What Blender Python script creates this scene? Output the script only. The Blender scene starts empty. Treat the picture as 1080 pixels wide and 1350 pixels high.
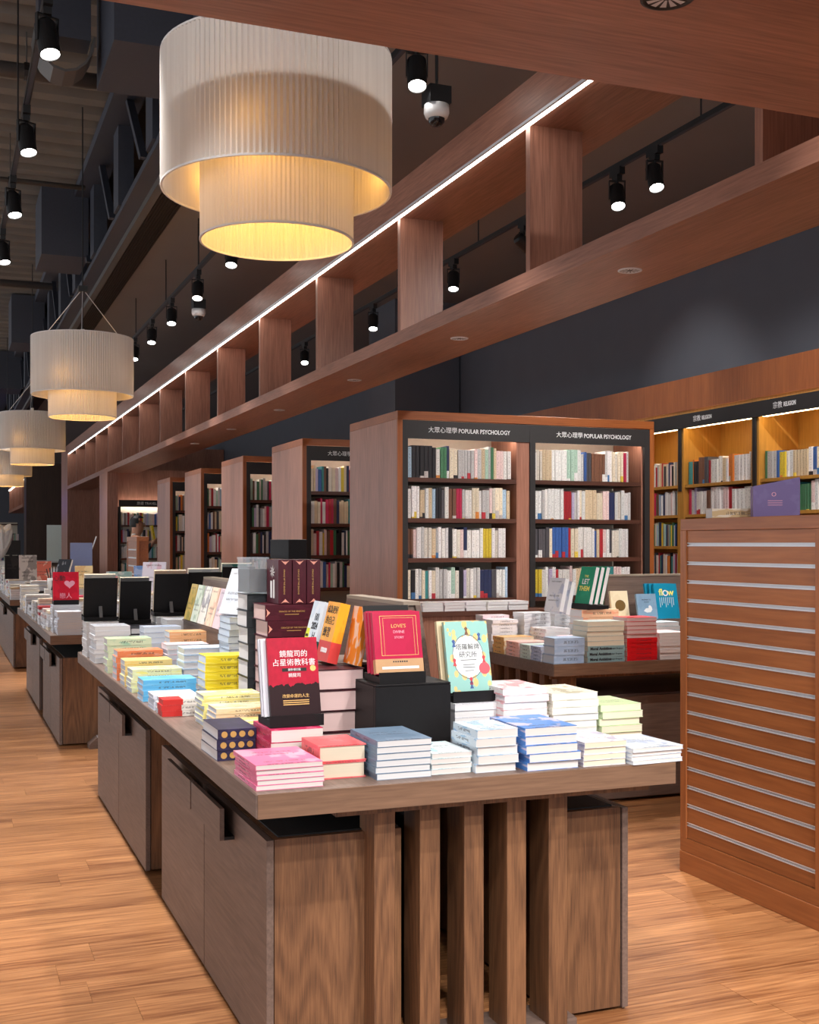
import bpy, bmesh, math, random
from mathutils import Vector, Matrix

R = math.radians
SC = bpy.context.scene
COL = SC.collection

# ------------------------------------------------------------------ camera, world, exposure
cam_data = bpy.data.cameras.new('camera')
cam_data.sensor_fit = 'HORIZONTAL'
cam_data.sensor_width = 36.0
cam_data.lens = 52.0
cam_data.shift_y = 42.0 / 1080.0
cam_data.clip_start = 0.05
cam_data.clip_end = 200
cam = bpy.data.objects.new('camera', cam_data)
COL.objects.link(cam)
cam.location = (0, 0, 1.45)
cam.rotation_euler = (R(90), 0, -math.atan(615 / 1560))
SC.camera = cam

world = bpy.data.worlds.new('world')
SC.world = world
world.use_nodes = True
bg = world.node_tree.nodes['Background']
bg.inputs[0].default_value = (0.92, 0.95, 1.0, 1)
bg.inputs[1].default_value = 1.25

SC.view_settings.view_transform = 'Standard'
SC.view_settings.look = 'None'
SC.view_settings.gamma = 1.0
SC.view_settings.use_curve_mapping = False
SC.view_settings.exposure = 0.06
SC.cycles.use_denoising = True
SC.cycles.max_bounces = 7
SC.cycles.diffuse_bounces = 4
SC.cycles.sample_clamp_indirect = 6.0

SPOT_W = 300.0          # each track spotlight
SPOT_COL = (1.0, 0.965, 0.93)
PENDANT_COL = (1.0, 0.50, 0.10)


# ------------------------------------------------------------------ helpers
class MB:
    """Collects boxes and prisms into one mesh."""
    def __init__(self):
        self.v, self.f, self.m = [], [], []

    def raw(self, verts, faces, mi=0):
        n = len(self.v)
        self.v += [tuple(p) for p in verts]
        self.f += [tuple(i + n for i in fc) for fc in faces]
        self.m += [mi] * len(faces)
        return self

    def box(self, x0, x1, y0, y1, z0, z1, mi=0):
        return self.raw([(x0, y0, z0), (x1, y0, z0), (x1, y1, z0), (x0, y1, z0),
                         (x0, y0, z1), (x1, y0, z1), (x1, y1, z1), (x0, y1, z1)],
                        [(0, 3, 2, 1), (4, 5, 6, 7), (0, 1, 5, 4), (1, 2, 6, 5), (2, 3, 7, 6), (3, 0, 4, 7)], mi)

    def prism(self, prof, axis, a0, a1, mi=0):
        """profile (list of 2D points) swept along an axis: 'x' (y,z), 'y' (x,z), 'z' (x,y)"""
        n = len(prof)
        def p(q, a):
            if axis == 'x': return (a, q[0], q[1])
            if axis == 'y': return (q[0], a, q[1])
            return (q[0], q[1], a)
        vs = [p(q, a0) for q in prof] + [p(q, a1) for q in prof]
        fs = [tuple(range(n))[::-1], tuple(range(n, 2 * n))]
        fs += [(i, (i + 1) % n, n + (i + 1) % n, n + i) for i in range(n)]
        return self.raw(vs, fs, mi)

    def tube(self, p0, p1, r, n=8, r2=None, mi=0):
        p0, p1 = Vector(p0), Vector(p1)
        r2 = r if r2 is None else r2
        d = (p1 - p0).normalized()
        a = d.orthogonal().normalized()
        b = d.cross(a)
        vs = []
        for c, rr in ((p0, r), (p1, r2)):
            for i in range(n):
                t = 2 * math.pi * i / n
                vs.append(c + a * math.cos(t) * rr + b * math.sin(t) * rr)
        fs = [tuple(range(n))[::-1], tuple(range(n, 2 * n))]
        fs += [(i, (i + 1) % n, n + (i + 1) % n, n + i) for i in range(n)]
        return self.raw(vs, fs, mi)

    def lathe(self, prof, n=24, cx=0, cy=0, mi=0, wob=None):
        m = len(prof)
        vs = []
        for k in range(n):
            t = 2 * math.pi * k / n
            for (r, z) in prof:
                rr = r + (wob(k) if wob else 0)
                vs.append((cx + rr * math.cos(t), cy + rr * math.sin(t), z))
        fs = []
        for k in range(n):
            a, b = k * m, ((k + 1) % n) * m
            for j in range(m - 1):
                fs.append((a + j, b + j, b + j + 1, a + j + 1))
        return self.raw(vs, fs, mi)

    def mesh(self, name, mats, bevel=0.0, smooth=False):
        me = bpy.data.meshes.new(name)
        me.from_pydata(self.v, [], self.f)
        if not isinstance(mats, (list, tuple)):
            mats = [mats]
        for mm in mats:
            me.materials.append(mm)
        if len(mats) > 1:
            me.polygons.foreach_set('material_index', self.m)
        bm = bmesh.new()
        bm.from_mesh(me)
        if bevel:
            bmesh.ops.bevel(bm, geom=list(bm.edges), offset=bevel, segments=1, affect='EDGES', profile=0.7)
        bmesh.ops.recalc_face_normals(bm, faces=bm.faces)
        bm.to_mesh(me)
        bm.free()
        if smooth:
            me.polygons.foreach_set('use_smooth', [True] * len(me.polygons))
        me.update()
        return me

    def obj(self, name, mats, parent=None, bevel=0.0, smooth=False):
        return link(name, self.mesh(name, mats, bevel, smooth), parent)


def link(name, data, parent=None):
    o = bpy.data.objects.new(name, data)
    COL.objects.link(o)
    if parent is not None:
        o.parent = parent
    return o


def tag(o, label=None, cat=None, group=None, kind=None):
    if label: o['label'] = label
    if cat: o['category'] = cat
    if group: o['group'] = group
    if kind: o['kind'] = kind
    return o


def thing(name, label, cat, loc=(0, 0, 0), rz=0.0, group=None):
    o = link(name, None)
    o.empty_display_size = 0.05
    o.location = loc
    o.rotation_euler = (0, 0, rz)
    return tag(o, label, cat, group)


def copy_tree(o, parent=None):
    c = o.copy()
    COL.objects.link(c)
    c.parent = parent
    for ch in o.children:
        copy_tree(ch, c)
    return c


def struct(o):
    o['kind'] = 'structure'
    return o


ORD = ['', 'first', 'second', 'third', 'fourth', 'fifth', 'sixth', 'seventh', 'eighth', 'ninth', 'tenth', 'eleventh', 'twelfth',
       'thirteenth', 'fourteenth', 'fifteenth', 'sixteenth', 'seventeenth', 'eighteenth', 'nineteenth', 'twentieth']
TENS = {2: 'twenty', 3: 'thirty', 4: 'forty', 5: 'fifty'}
def nth(n):
    if n <= 20: return ORD[n]
    if n % 10 == 0: return TENS[n // 10][:-1] + 'ieth'
    return TENS[n // 10] + '-' + ORD[n % 10]


def srgb(r, g, b):
    def c(x):
        x /= 255.0
        return x / 12.92 if x <= 0.04045 else ((x + 0.055) / 1.055) ** 2.4
    return (c(r), c(g), c(b), 1.0)


# ------------------------------------------------------------------ materials
def newmat(name):
    m = bpy.data.materials.new(name)
    m.use_nodes = True
    nt = m.node_tree
    nt.nodes.clear()
    out = nt.nodes.new('ShaderNodeOutputMaterial')
    b = nt.nodes.new('ShaderNodeBsdfPrincipled')
    nt.links.new(b.outputs[0], out.inputs[0])
    return m, nt, b


def N(nt, t, **kw):
    n = nt.nodes.new(t)
    for k, v in kw.items():
        setattr(n, k, v)
    return n


def mixc(nt, fac, a, b, blend='MIX'):
    n = N(nt, 'ShaderNodeMix', data_type='RGBA', blend_type=blend)
    for sock, v in ((n.inputs[0], fac), (n.inputs[6], a), (n.inputs[7], b)):
        if isinstance(v, bpy.types.NodeSocket): nt.links.new(v, sock)
        else: sock.default_value = v
    return n.outputs[2]


def mth(nt, op, a, b=None, c=None):
    n = N(nt, 'ShaderNodeMath', operation=op)
    for i, v in enumerate((a, b, c)):
        if v is None: continue
        if isinstance(v, bpy.types.NodeSocket): nt.links.new(v, n.inputs[i])
        else: n.inputs[i].default_value = v
    return n.outputs[0]


def plain(name, col, rough=0.5, metal=0.0, var=0.06, emit=None, estr=0.0, scale=40, bump=0.0, coat=0.0):
    m, nt, b = newmat(name)
    tc = N(nt, 'ShaderNodeTexCoord')
    no = N(nt, 'ShaderNodeTexNoise')
    no.inputs['Scale'].default_value = scale
    no.inputs['Detail'].default_value = 3
    nt.links.new(tc.outputs['Object'], no.inputs['Vector'])
    d = tuple(max(0, c * (1 - var)) for c in col[:3]) + (1,)
    l = tuple(min(1, c * (1 + var)) for c in col[:3]) + (1,)
    nt.links.new(mixc(nt, no.outputs[0], d, l), b.inputs['Base Color'])
    b.inputs['Roughness'].default_value = rough
    b.inputs['Metallic'].default_value = metal
    b.inputs['Coat Weight'].default_value = coat
    if emit:
        b.inputs['Emission Color'].default_value = emit
        b.inputs['Emission Strength'].default_value = estr
    if bump:
        bp = N(nt, 'ShaderNodeBump')
        bp.inputs['Strength'].default_value = bump
        bp.inputs['Distance'].default_value = 0.01
        nt.links.new(no.outputs[0], bp.inputs['Height'])
        nt.links.new(bp.outputs[0], b.inputs['Normal'])
    return m


def wood(name, dark, light, axis, rough=0.42, fine=90.0, broad=5.0, ring=0.0, contrast=1.0, spec=0.5):
    """grain stretched along axis 0/1/2 in the object's own space"""
    m, nt, b = newmat(name)
    tc = N(nt, 'ShaderNodeTexCoord')
    oi = N(nt, 'ShaderNodeObjectInfo')
    off = N(nt, 'ShaderNodeVectorMath', operation='SCALE')
    off.inputs[0].default_value = (7.3, 3.1, 5.7)
    nt.links.new(oi.outputs['Random'], off.inputs['Scale'])
    add = N(nt, 'ShaderNodeVectorMath', operation='ADD')
    nt.links.new(tc.outputs['Object'], add.inputs[0])
    nt.links.new(off.outputs[0], add.inputs[1])
    def stretched(k, s):
        mp = N(nt, 'ShaderNodeMapping')
        sc = [s, s, s]
        sc[axis] = s * k
        mp.inputs['Scale'].default_value = sc
        nt.links.new(add.outputs[0], mp.inputs['Vector'])
        return mp.outputs[0]
    n1 = N(nt, 'ShaderNodeTexNoise')
    n1.inputs['Scale'].default_value = 1.0
    n1.inputs['Detail'].default_value = 5
    n1.inputs['Distortion'].default_value = 0.4
    nt.links.new(stretched(0.05, fine), n1.inputs['Vector'])
    n2 = N(nt, 'ShaderNodeTexNoise')
    n2.inputs['Scale'].default_value = 1.0
    n2.inputs['Detail'].default_value = 2
    nt.links.new(stretched(0.07, broad), n2.inputs['Vector'])
    f = mth(nt, 'ADD', mth(nt, 'MULTIPLY', n1.outputs[0], 0.6), mth(nt, 'MULTIPLY', n2.outputs[0], 0.4))
    if ring:
        n3 = N(nt, 'ShaderNodeTexNoise')
        n3.inputs['Scale'].default_value = 1.0
        n3.inputs['Detail'].default_value = 1
        nt.links.new(stretched(0.16, 4.5), n3.inputs['Vector'])
        sw = mth(nt, 'SINE', mth(nt, 'MULTIPLY', n3.outputs[0], 95.0))
        f = mth(nt, 'ADD', f, mth(nt, 'MULTIPLY', sw, ring))
    cr = N(nt, 'ShaderNodeValToRGB')
    w = 0.22 / contrast
    cr.color_ramp.elements[0].position = max(0, 0.5 - w)
    cr.color_ramp.elements[0].color = dark
    cr.color_ramp.elements[1].position = min(1, 0.5 + w)
    cr.color_ramp.elements[1].color = light
    nt.links.new(f, cr.inputs[0])
    hv = N(nt, 'ShaderNodeHueSaturation')
    nt.links.new(mth(nt, 'ADD', mth(nt, 'MULTIPLY', oi.outputs['Random'], 0.16), 0.92), hv.inputs['Value'])
    nt.links.new(cr.outputs[0], hv.inputs['Color'])
    nt.links.new(hv.outputs[0], b.inputs['Base Color'])
    b.inputs['Roughness'].default_value = rough
    b.inputs['Specular IOR Level'].default_value = spec
    bp = N(nt, 'ShaderNodeBump')
    bp.inputs['Strength'].default_value = 0.12
    bp.inputs['Distance'].default_value = 0.002
    nt.links.new(f, bp.inputs['Height'])
    nt.links.new(bp.outputs[0], b.inputs['Normal'])
    return m


M = {}
# reddish laminate of beams and bookcases
for ax, k in enumerate('xyz'):
    M['lam_' + k] = wood('laminate_' + k, srgb(122, 80, 64), srgb(186, 130, 107), ax, 0.40, 95, 4, contrast=0.95)
    M['oak_' + k] = wood('dark_oak_' + k, srgb(88, 71, 63), srgb(130, 108, 97), ax, 0.5, 120, 5, ring=0.025, contrast=0.9)
    M['slat_' + k] = wood('cherry_' + k, srgb(130, 74, 40), srgb(174, 108, 62), ax, 0.36, 70, 4, contrast=0.9)
M['oak_warm'] = wood('warm_oak_z', srgb(82, 54, 37), srgb(142, 100, 68), 2, 0.45, 200, 3, ring=0.07, contrast=0.95)
M['oak_edge'] = wood('oak_edge_band', srgb(92, 66, 50), srgb(140, 106, 82), 0, 0.5, 140, 6, contrast=0.9)
M['lam_dark'] = wood('dark_walnut_board', srgb(66, 36, 26), srgb(98, 56, 40), 0, 0.45, 90, 4)  # dark brown walnut for shelves, ledge and rear bays
M['edge'] = wood('bookcase_edge_wood', srgb(128, 66, 28), srgb(172, 98, 46), 2, 0.4, 80, 4)
M['olive'] = wood('yellow_oak_shelf', srgb(168, 116, 44), srgb(206, 150, 70), 2, 0.45, 80, 4)
M['wallnut_far'] = wood('smoked_walnut_panel', srgb(58, 42, 34), srgb(84, 62, 50), 2, 0.5, 60, 3)
M['floor'] = wood('floor_laminate', srgb(122, 72, 40), srgb(200, 141, 92), 0, 0.34, 75, 8, contrast=1.5)
M['black'] = plain('black_painted_metal', srgb(24, 24, 26), 0.45)
M['blackwood'] = plain('black_stained_board', srgb(25, 23, 24), 0.5, scale=60, var=0.25)
M['blackwood'].node_tree.nodes['Principled BSDF'].inputs['Specular IOR Level'].default_value = 0.2
M['dark_in'] = plain('dark_interior', srgb(30, 27, 26), 0.7)
M['sign'] = plain('sign_charcoal', srgb(38, 34, 34), 0.55)
M['white_print'] = plain('white_lettering', srgb(240, 240, 240), 0.6, emit=srgb(255, 255, 255), estr=0.0)
M['dark_print'] = plain('dark_lettering', srgb(40, 40, 44), 0.6)
M['gold_print'] = plain('gold_lettering', srgb(214, 168, 96), 0.4, 0.3)
M['yellow_print'] = plain('yellow_lettering', srgb(240, 228, 110), 0.6)
M['pink_print'] = plain('pink_lettering', srgb(240, 170, 190), 0.5)
M['steel'] = plain('brushed_aluminium', srgb(222, 223, 228), 0.4, 0.3, 0.04)
M['darksteel'] = plain('painted_truss_steel', srgb(62, 66, 78), 0.6, 0.0, 0.15)
M['conduit'] = plain('grey_conduit', srgb(96, 94, 92), 0.5, 0.3)
M['deck'] = plain('corrugated_deck_paint', srgb(120, 116, 110), 0.75, 0, 0.2, scale=3)
M['ceil'] = plain('charcoal_ceiling_paint', srgb(136, 130, 128), 0.8, 0, 0.05, scale=2)
M['ceil_band'] = plain('perforated_band_paint', srgb(84, 76, 66), 0.7, 0, 0.1)
M['wall'] = plain('slate_wall_paint', srgb(92, 95, 104), 0.75, 0, 0.08, scale=3)
M['cream_back'] = plain('cream_back_panel', srgb(226, 214, 196), 0.6)
M['white'] = plain('white_plastic', srgb(230, 230, 230), 0.4)
M['paper'] = plain('paper_white', srgb(232, 230, 228), 0.75)
M['glass_dome'] = plain('dark_dome', srgb(20, 20, 24), 0.1)
M['lens'] = plain('lit_lens', srgb(255, 255, 255), 0.4, emit=(1, 0.97, 0.93, 1), estr=22.0)
M['led'] = plain('led_strip', srgb(255, 255, 255), 0.4, emit=(1, 0.95, 0.88, 1), estr=9.0)
M['led_warm'] = plain('shelf_led', srgb(255, 250, 235), 0.4, emit=(1, 0.80, 0.42, 1), estr=11.0)
M['led_cool'] = plain('shelf_led_neutral', srgb(255, 250, 235), 0.4, emit=(1, 0.93, 0.82, 1), estr=14.0)
M['screen'] = plain('blue_screen', srgb(50, 60, 220), 0.3, emit=srgb(60, 70, 240), estr=1.2)
M['screen_text'] = plain('screen_text', srgb(170, 190, 255), 0.3, emit=srgb(180, 195, 255), estr=1.2)
M['skin'] = plain('skin', srgb(196, 146, 120), 0.55)
M['hair'] = plain('black_hair', srgb(24, 22, 22), 0.5)
M['suit'] = plain('dark_jacket', srgb(34, 34, 40), 0.8)
M['leaf'] = plain('leaf_green', srgb(60, 110, 60), 0.5)
M['clear'] = None


def fabric_shade():
    m, nt, b = newmat('pleated_cream_fabric')
    out = [n for n in nt.nodes if n.type == 'OUTPUT_MATERIAL'][0]
    nt.nodes.remove(b)
    tc = N(nt, 'ShaderNodeTexCoord')
    no = N(nt, 'ShaderNodeTexNoise')
    mp = N(nt, 'ShaderNodeMapping')
    mp.inputs['Scale'].default_value = (60, 60, 1.5)
    nt.links.new(tc.outputs['Object'], mp.inputs['Vector'])
    nt.links.new(mp.outputs[0], no.inputs['Vector'])
    no.inputs['Scale'].default_value = 1.0
    col = mixc(nt, no.outputs[0], srgb(218, 213, 208), srgb(242, 238, 233))
    d = N(nt, 'ShaderNodeBsdfDiffuse')
    t = N(nt, 'ShaderNodeBsdfTranslucent')
    nt.links.new(col, d.inputs[0])
    nt.links.new(col, t.inputs[0])
    mx = N(nt, 'ShaderNodeMixShader')
    mx.inputs[0].default_value = 0.17
    nt.links.new(d.outputs[0], mx.inputs[1])
    nt.links.new(t.outputs[0], mx.inputs[2])
    nt.links.new(mx.outputs[0], out.inputs[0])
    return m
M['shade'] = fabric_shade()


def clear_plastic():
    m, nt, b = newmat('clear_plastic')
    b.inputs['Base Color'].default_value = srgb(225, 232, 240)
    b.inputs['Roughness'].default_value = 0.08
    b.inputs['Alpha'].default_value = 0.28
    return m
M['clear'] = clear_plastic()


def cover_material():
    """Printed cover: own colour of the object, artwork and lettering in a second colour, held in object properties."""
    m, nt, b = newmat('printed_cover')
    oi = N(nt, 'ShaderNodeObjectInfo')
    at = N(nt, 'ShaderNodeAttribute', attribute_type='OBJECT', attribute_name='ink')
    tc = N(nt, 'ShaderNodeTexCoord')
    off = N(nt, 'ShaderNodeVectorMath', operation='ADD')
    cmb = N(nt, 'ShaderNodeCombineXYZ')
    nt.links.new(mth(nt, 'MULTIPLY', oi.outputs['Random'], 0.0), cmb.inputs[2])
    seed = N(nt, 'ShaderNodeAttribute', attribute_type='OBJECT', attribute_name='print_seed')
    nt.links.new(seed.outputs['Fac'], cmb.inputs[0])
    nt.links.new(tc.outputs['Generated'], off.inputs[0])
    nt.links.new(cmb.outputs[0], off.inputs[1])
    art = N(nt, 'ShaderNodeTexNoise')
    art.inputs['Scale'].default_value = 2.6
    art.inputs['Detail'].default_value = 2.5
    nt.links.new(off.outputs[0], art.inputs['Vector'])
    am = N(nt, 'ShaderNodeMapRange')
    am.inputs['From Min'].default_value = 0.54
    am.inputs['From Max'].default_value = 0.58
    nt.links.new(art.outputs[0], am.inputs['Value'])
    ptx = N(nt, 'ShaderNodeAttribute', attribute_type='OBJECT', attribute_name='print_text')
    sx = N(nt, 'ShaderNodeSeparateXYZ')
    nt.links.new(tc.outputs['Generated'], sx.inputs[0])
    txt = N(nt, 'ShaderNodeTexNoise')
    txt.inputs['Scale'].default_value = 1.0
    txt.inputs['Detail'].default_value = 1
    mp = N(nt, 'ShaderNodeMapping')
    mp.inputs['Scale'].default_value = (34, 9, 3)
    nt.links.new(off.outputs[0], mp.inputs['Vector'])
    nt.links.new(mp.outputs[0], txt.inputs['Vector'])
    row = mth(nt, 'LESS_THAN', mth(nt, 'FRACT', mth(nt, 'MULTIPLY', sx.outputs[1], 7.0)), 0.38)
    zone = mth(nt, 'MULTIPLY', mth(nt, 'GREATER_THAN', sx.outputs[0], 0.16), mth(nt, 'LESS_THAN', sx.outputs[0], 0.80))
    zone2 = mth(nt, 'GREATER_THAN', mth(nt, 'FRACT', mth(nt, 'ADD', mth(nt, 'MULTIPLY', sx.outputs[1], 1.75), seed.outputs['Fac'])), 0.52)
    tcell = mth(nt, 'GREATER_THAN', txt.outputs[0], 0.47)
    top_face = mth(nt, 'GREATER_THAN', sx.outputs[2], 0.98)
    ttop = mth(nt, 'MULTIPLY', mth(nt, 'MULTIPLY', row, zone), mth(nt, 'MULTIPLY', mth(nt, 'MULTIPLY', zone2, tcell), top_face))
    midz = mth(nt, 'LESS_THAN', mth(nt, 'ABSOLUTE', mth(nt, 'SUBTRACT', sx.outputs[2], 0.5)), 0.17)
    sp_txt = mth(nt, 'MULTIPLY', mth(nt, 'MULTIPLY', midz, mth(nt, 'LESS_THAN', mth(nt, 'ABSOLUTE', mth(nt, 'SUBTRACT', mth(nt, 'ADD', sx.outputs[0], sx.outputs[1]), 0.55)), 0.25)), tcell)
    tmask = mth(nt, 'MULTIPLY', mth(nt, 'MAXIMUM', ttop, sp_txt), ptx.outputs['Fac'])
    c1 = mixc(nt, mth(nt, 'MULTIPLY', am.outputs[0], 0.55), oi.outputs['Color'], at.outputs['Color'])
    c2 = mixc(nt, mth(nt, 'MULTIPLY', tmask, 0.55), c1, srgb(60, 56, 60))
    nt.links.new(c2, b.inputs['Base Color'])
    b.inputs['Roughness'].default_value = 0.35
    b.inputs['Specular IOR Level'].default_value = 0.25
    return m
M['cover'] = cover_material()


def spine_material():
    """Spine of a shelved book: object colour, a band in the ink colour near the foot, small lettering down the middle."""
    m, nt, b = newmat('printed_spine')
    oi = N(nt, 'ShaderNodeObjectInfo')
    at = N(nt, 'ShaderNodeAttribute', attribute_type='OBJECT', attribute_name='ink')
    tc = N(nt, 'ShaderNodeTexCoord')
    sp = N(nt, 'ShaderNodeSeparateXYZ')
    nt.links.new(tc.outputs['Generated'], sp.inputs[0])
    band_h = mth(nt, 'SUBTRACT', mth(nt, 'MULTIPLY', oi.outputs['Random'], 0.75), 0.35)
    band = mth(nt, 'LESS_THAN', sp.outputs[2], band_h)
    band = mth(nt, 'MULTIPLY', band, mth(nt, 'LESS_THAN', oi.outputs['Random'], 0.82))
    no = N(nt, 'ShaderNodeTexNoise', noise_dimensions='2D')
    cmb = N(nt, 'ShaderNodeCombineXYZ')
    nt.links.new(mth(nt, 'MULTIPLY', sp.outputs[2], 26.0), cmb.inputs[0])
    nt.links.new(mth(nt, 'ADD', mth(nt, 'MULTIPLY', sp.outputs[0], 3.0), mth(nt, 'MULTIPLY', oi.outputs['Random'], 97.0)), cmb.inputs[1])
    nt.links.new(cmb.outputs[0], no.inputs['Vector'])
    no.inputs['Scale'].default_value = 1.0
    no.inputs['Detail'].default_value = 1
    tx = mth(nt, 'GREATER_THAN', no.outputs[0], 0.57)
    mid = mth(nt, 'LESS_THAN', mth(nt, 'ABSOLUTE', mth(nt, 'SUBTRACT', sp.outputs[0], 0.5)), 0.27)
    tx = mth(nt, 'MULTIPLY', mth(nt, 'MULTIPLY', tx, mid), 0.33)
    c1 = mixc(nt, band, oi.outputs['Color'], at.outputs['Color'])
    c2 = mixc(nt, tx, c1, srgb(58, 50, 52))
    nt.links.new(c2, b.inputs['Base Color'])
    b.inputs['Roughness'].default_value = 0.4
    return m
M['spine'] = spine_material()


def pages_material(name, col):
    """page block: fine horizontal sheets"""
    m, nt, b = newmat(name)
    tc = N(nt, 'ShaderNodeTexCoord')
    no = N(nt, 'ShaderNodeTexNoise')
    mp = N(nt, 'ShaderNodeMapping')
    mp.inputs['Scale'].default_value = (2, 2, 900)
    nt.links.new(tc.outputs['Object'], mp.inputs['Vector'])
    nt.links.new(mp.outputs[0], no.inputs['Vector'])
    no.inputs['Scale'].default_value = 1.0
    d = tuple(c * 0.8 for c in col[:3]) + (1,)
    nt.links.new(mixc(nt, no.outputs[0], d, col), b.inputs['Base Color'])
    b.inputs['Roughness'].default_value = 0.8
    return m
PG = {'white': pages_material('pages_white', srgb(236, 234, 234)), 'cream': pages_material('pages_cream', srgb(240, 226, 200)),
      'pink': pages_material('pages_pink', srgb(232, 200, 196)), 'cool': pages_material('pages_cool', srgb(222, 230, 242)),
      'ivory': pages_material('pages_ivory', srgb(238, 228, 222))}

_text_cache = {}
def text_mesh(body, size, align='CENTER', bold=0.0):
    key = (body, size, align, bold)
    if key in _text_cache: return _text_cache[key]
    cu = bpy.data.curves.new('lettering', 'FONT')
    cu.body = body
    cu.size = size
    cu.align_x = align
    cu.align_y = 'CENTER'
    cu.resolution_u = 2
    cu.extrude = 0.0004
    cu.offset = bold
    ob = bpy.data.objects.new('lettering_source', cu)
    me = bpy.data.meshes.new_from_object(ob)
    bpy.data.objects.remove(ob)
    _text_cache[key] = me
    return me


def lettering(body, size, mat, parent, loc, rot=(0, 0, 0), align='CENTER', bold=0.0, name='lettering', sx=1.0):
    src = text_mesh(body, size, align, bold)
    me = src.copy()
    me.materials.clear()
    me.materials.append(mat)
    o = link(name, me, parent)
    o.location = loc
    o.rotation_euler = rot
    o.scale = (sx, 1, 1)
    return o


# ------------------------------------------------------------------ the setting: floor, walls, ceiling
mb = MB().box(-8, 9, -6, 52, -0.12, -0.004)
floor = struct(mb.obj('floor', M['floor']))
tag(floor, 'warm brown laminate plank floor across the shop')
PL, PW = 1.22, 0.195
me = MB().box(-PL / 2 + 0.0006, PL / 2 - 0.0006, -PW / 2 + 0.0006, PW / 2 - 0.0006, -0.004, 0).mesh('plank', M['floor'])
rng = random.Random(4)
ny = 0
y = 1.6
while y < 10.2:
    xo = rng.uniform(0, PL)
    x = -1.6 + xo - PL
    while x < 4.6:
        # keep the planks in the two visible stretches: the left aisle and the right aisle
        if (x < 1.0 + PL / 2 and x > -1.35) or (y < 6.2 and x > 1.2 and x < 4.0):
            o = link('plank', me, floor)
            o.location = (x, y, 0)
        x += PL
    y += PW

# right wall (slate) and far walls
struct(MB().box(6.32, 6.5, -6, 52, 0, 5.6).obj('wall_right', M['wall']))
struct(MB().box(-8, 6.5, 48, 48.2, 0, 5.6).obj('wall_back', M['wall']))
# ceilings
mb = MB()
mb.box(1.73, 6.5, -6, 52, 4.6, 4.75)
struct(mb.obj('ceiling', M['ceil']))
band = MB()
for i in range(12):
    band.box(1.74 + i * 0.027, 1.758 + i * 0.027, -2, 44, 4.585, 4.6)
b_ = struct(MB().box(1.73, 2.06, -2, 44, 4.594, 4.6).obj('trim_1', M['ceil_band']))
b2 = band.obj('perforated_slat', M['dark_in'], b_)
b2['kind'] = 'stuff'
# corrugated roof deck on the left
prof = []
yy = -4.0
mb = MB()
pts = []
while yy < 50:
    pts += [(yy, 5.40), (yy + 0.16, 5.40), (yy + 0.20, 5.47), (yy + 0.34, 5.47)]
    yy += 0.38
vs = [(-8, p[0], p[1]) for p in pts] + [(1.62, p[0], p[1]) for p in pts]
n = len(pts)
mb.raw(vs, [(i, i + 1, n + i + 1, n + i) for i in range(n - 1)])
mb.box(-8, 6.5, -6, 52, 5.52, 5.6)
struct(mb.obj('ceiling_deck', M['deck'])).name = 'ceiling_roof_deck'

# steel joist between deck and flat ceiling
tr = thing('steel_truss', 'dark blue-grey steel truss running along the edge of the flat ceiling', 'truss', (0, 0, 0))
MB().box(1.52, 1.73, -3, 46, 4.50, 4.56).obj('bottom_chord', M['darksteel'], tr)
MB().box(1.66, 1.728, -3, 46, 4.44, 4.60).obj('edge_angle', M['conduit'], tr)
MB().box(1.35, 1.62, -3, 46, 5.28, 5.38).obj('top_chord', M['darksteel'], tr)
wv = MB().box(-0.07, 0.07, -0.16, 0.16, 0, 0.74).mesh('web_post', M['darksteel'])
wd = MB().raw([(-0.03, 0, 0), (0.03, 0, 0), (0.03, 0.08, 0), (-0.03, 0.08, 0), (-0.03, 0.78, 0.74), (0.03, 0.78, 0.74), (0.03, 0.86, 0.74), (-0.03, 0.86, 0.74)],
            [(0, 3, 2, 1), (4, 5, 6, 7), (0, 1, 5, 4), (1, 2, 6, 5), (2, 3, 7, 6), (3, 0, 4, 7)]).mesh('web_diagonal', M['darksteel'])
for i in range(15):
    o = link('web_post', wv, tr); o.location = (1.56, 3.6 + i * 1.9, 4.55)
    o = link('web_diagonal', wd, tr); o.location = (1.50, 3.9 + i * 1.9, 4.55)
gus = MB().box(1.0, 1.5, 0, 0.9, 4.62, 5.38).mesh('beam_casing', M['darksteel'])
for yb in (7.6, 13.5, 19.6, 25.5):
    o = link('beam_casing', gus, tr); o.location = (0, yb, 0)

# pipes and ducts under the deck
def pipe(label, p0, p1, r, mat='conduit'):
    o = thing('ceiling_pipe', label, 'pipe', p0)
    q = Vector(p1) - Vector(p0)
    MB().tube((0, 0, 0), q, r, 10).obj('pipe_run', M[mat], o, smooth=True)
    for t in (0.25, 0.75):
        c = q * t
        MB().tube(c, c + Vector((0, 0, 5.41 - p0[2])), 0.006, 6).obj('hanger_rod', M['conduit'], o)
        MB().tube(c - q.normalized() * 0.02, c + q.normalized() * 0.02, r + 0.01, 10).obj('clamp', M['black'], o)
    return o
pipe('nearest grey pipe under the corrugated deck at the top left', (-1.5, 6.2, 5.05), (1.5, 6.2, 5.05), 0.05)
pipe('thin conduit crossing behind the uppermost left spotlight', (-1.5, 7.3, 4.9), (1.1, 7.3, 4.9), 0.022)
pipe('dark pipe crossing between the first and second left spotlights', (-1.5, 9.6, 5.1), (1.3, 9.6, 5.1), 0.06)
pipe('thin conduit crossing level with the third left spotlight', (-1.5, 12.0, 4.95), (1.3, 12.0, 4.95), 0.025)
pipe('farthest grey pipe under the corrugated deck above the second pendant', (-1.5, 17.0, 5.0), (1.4, 17.0, 5.0), 0.05)
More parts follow.
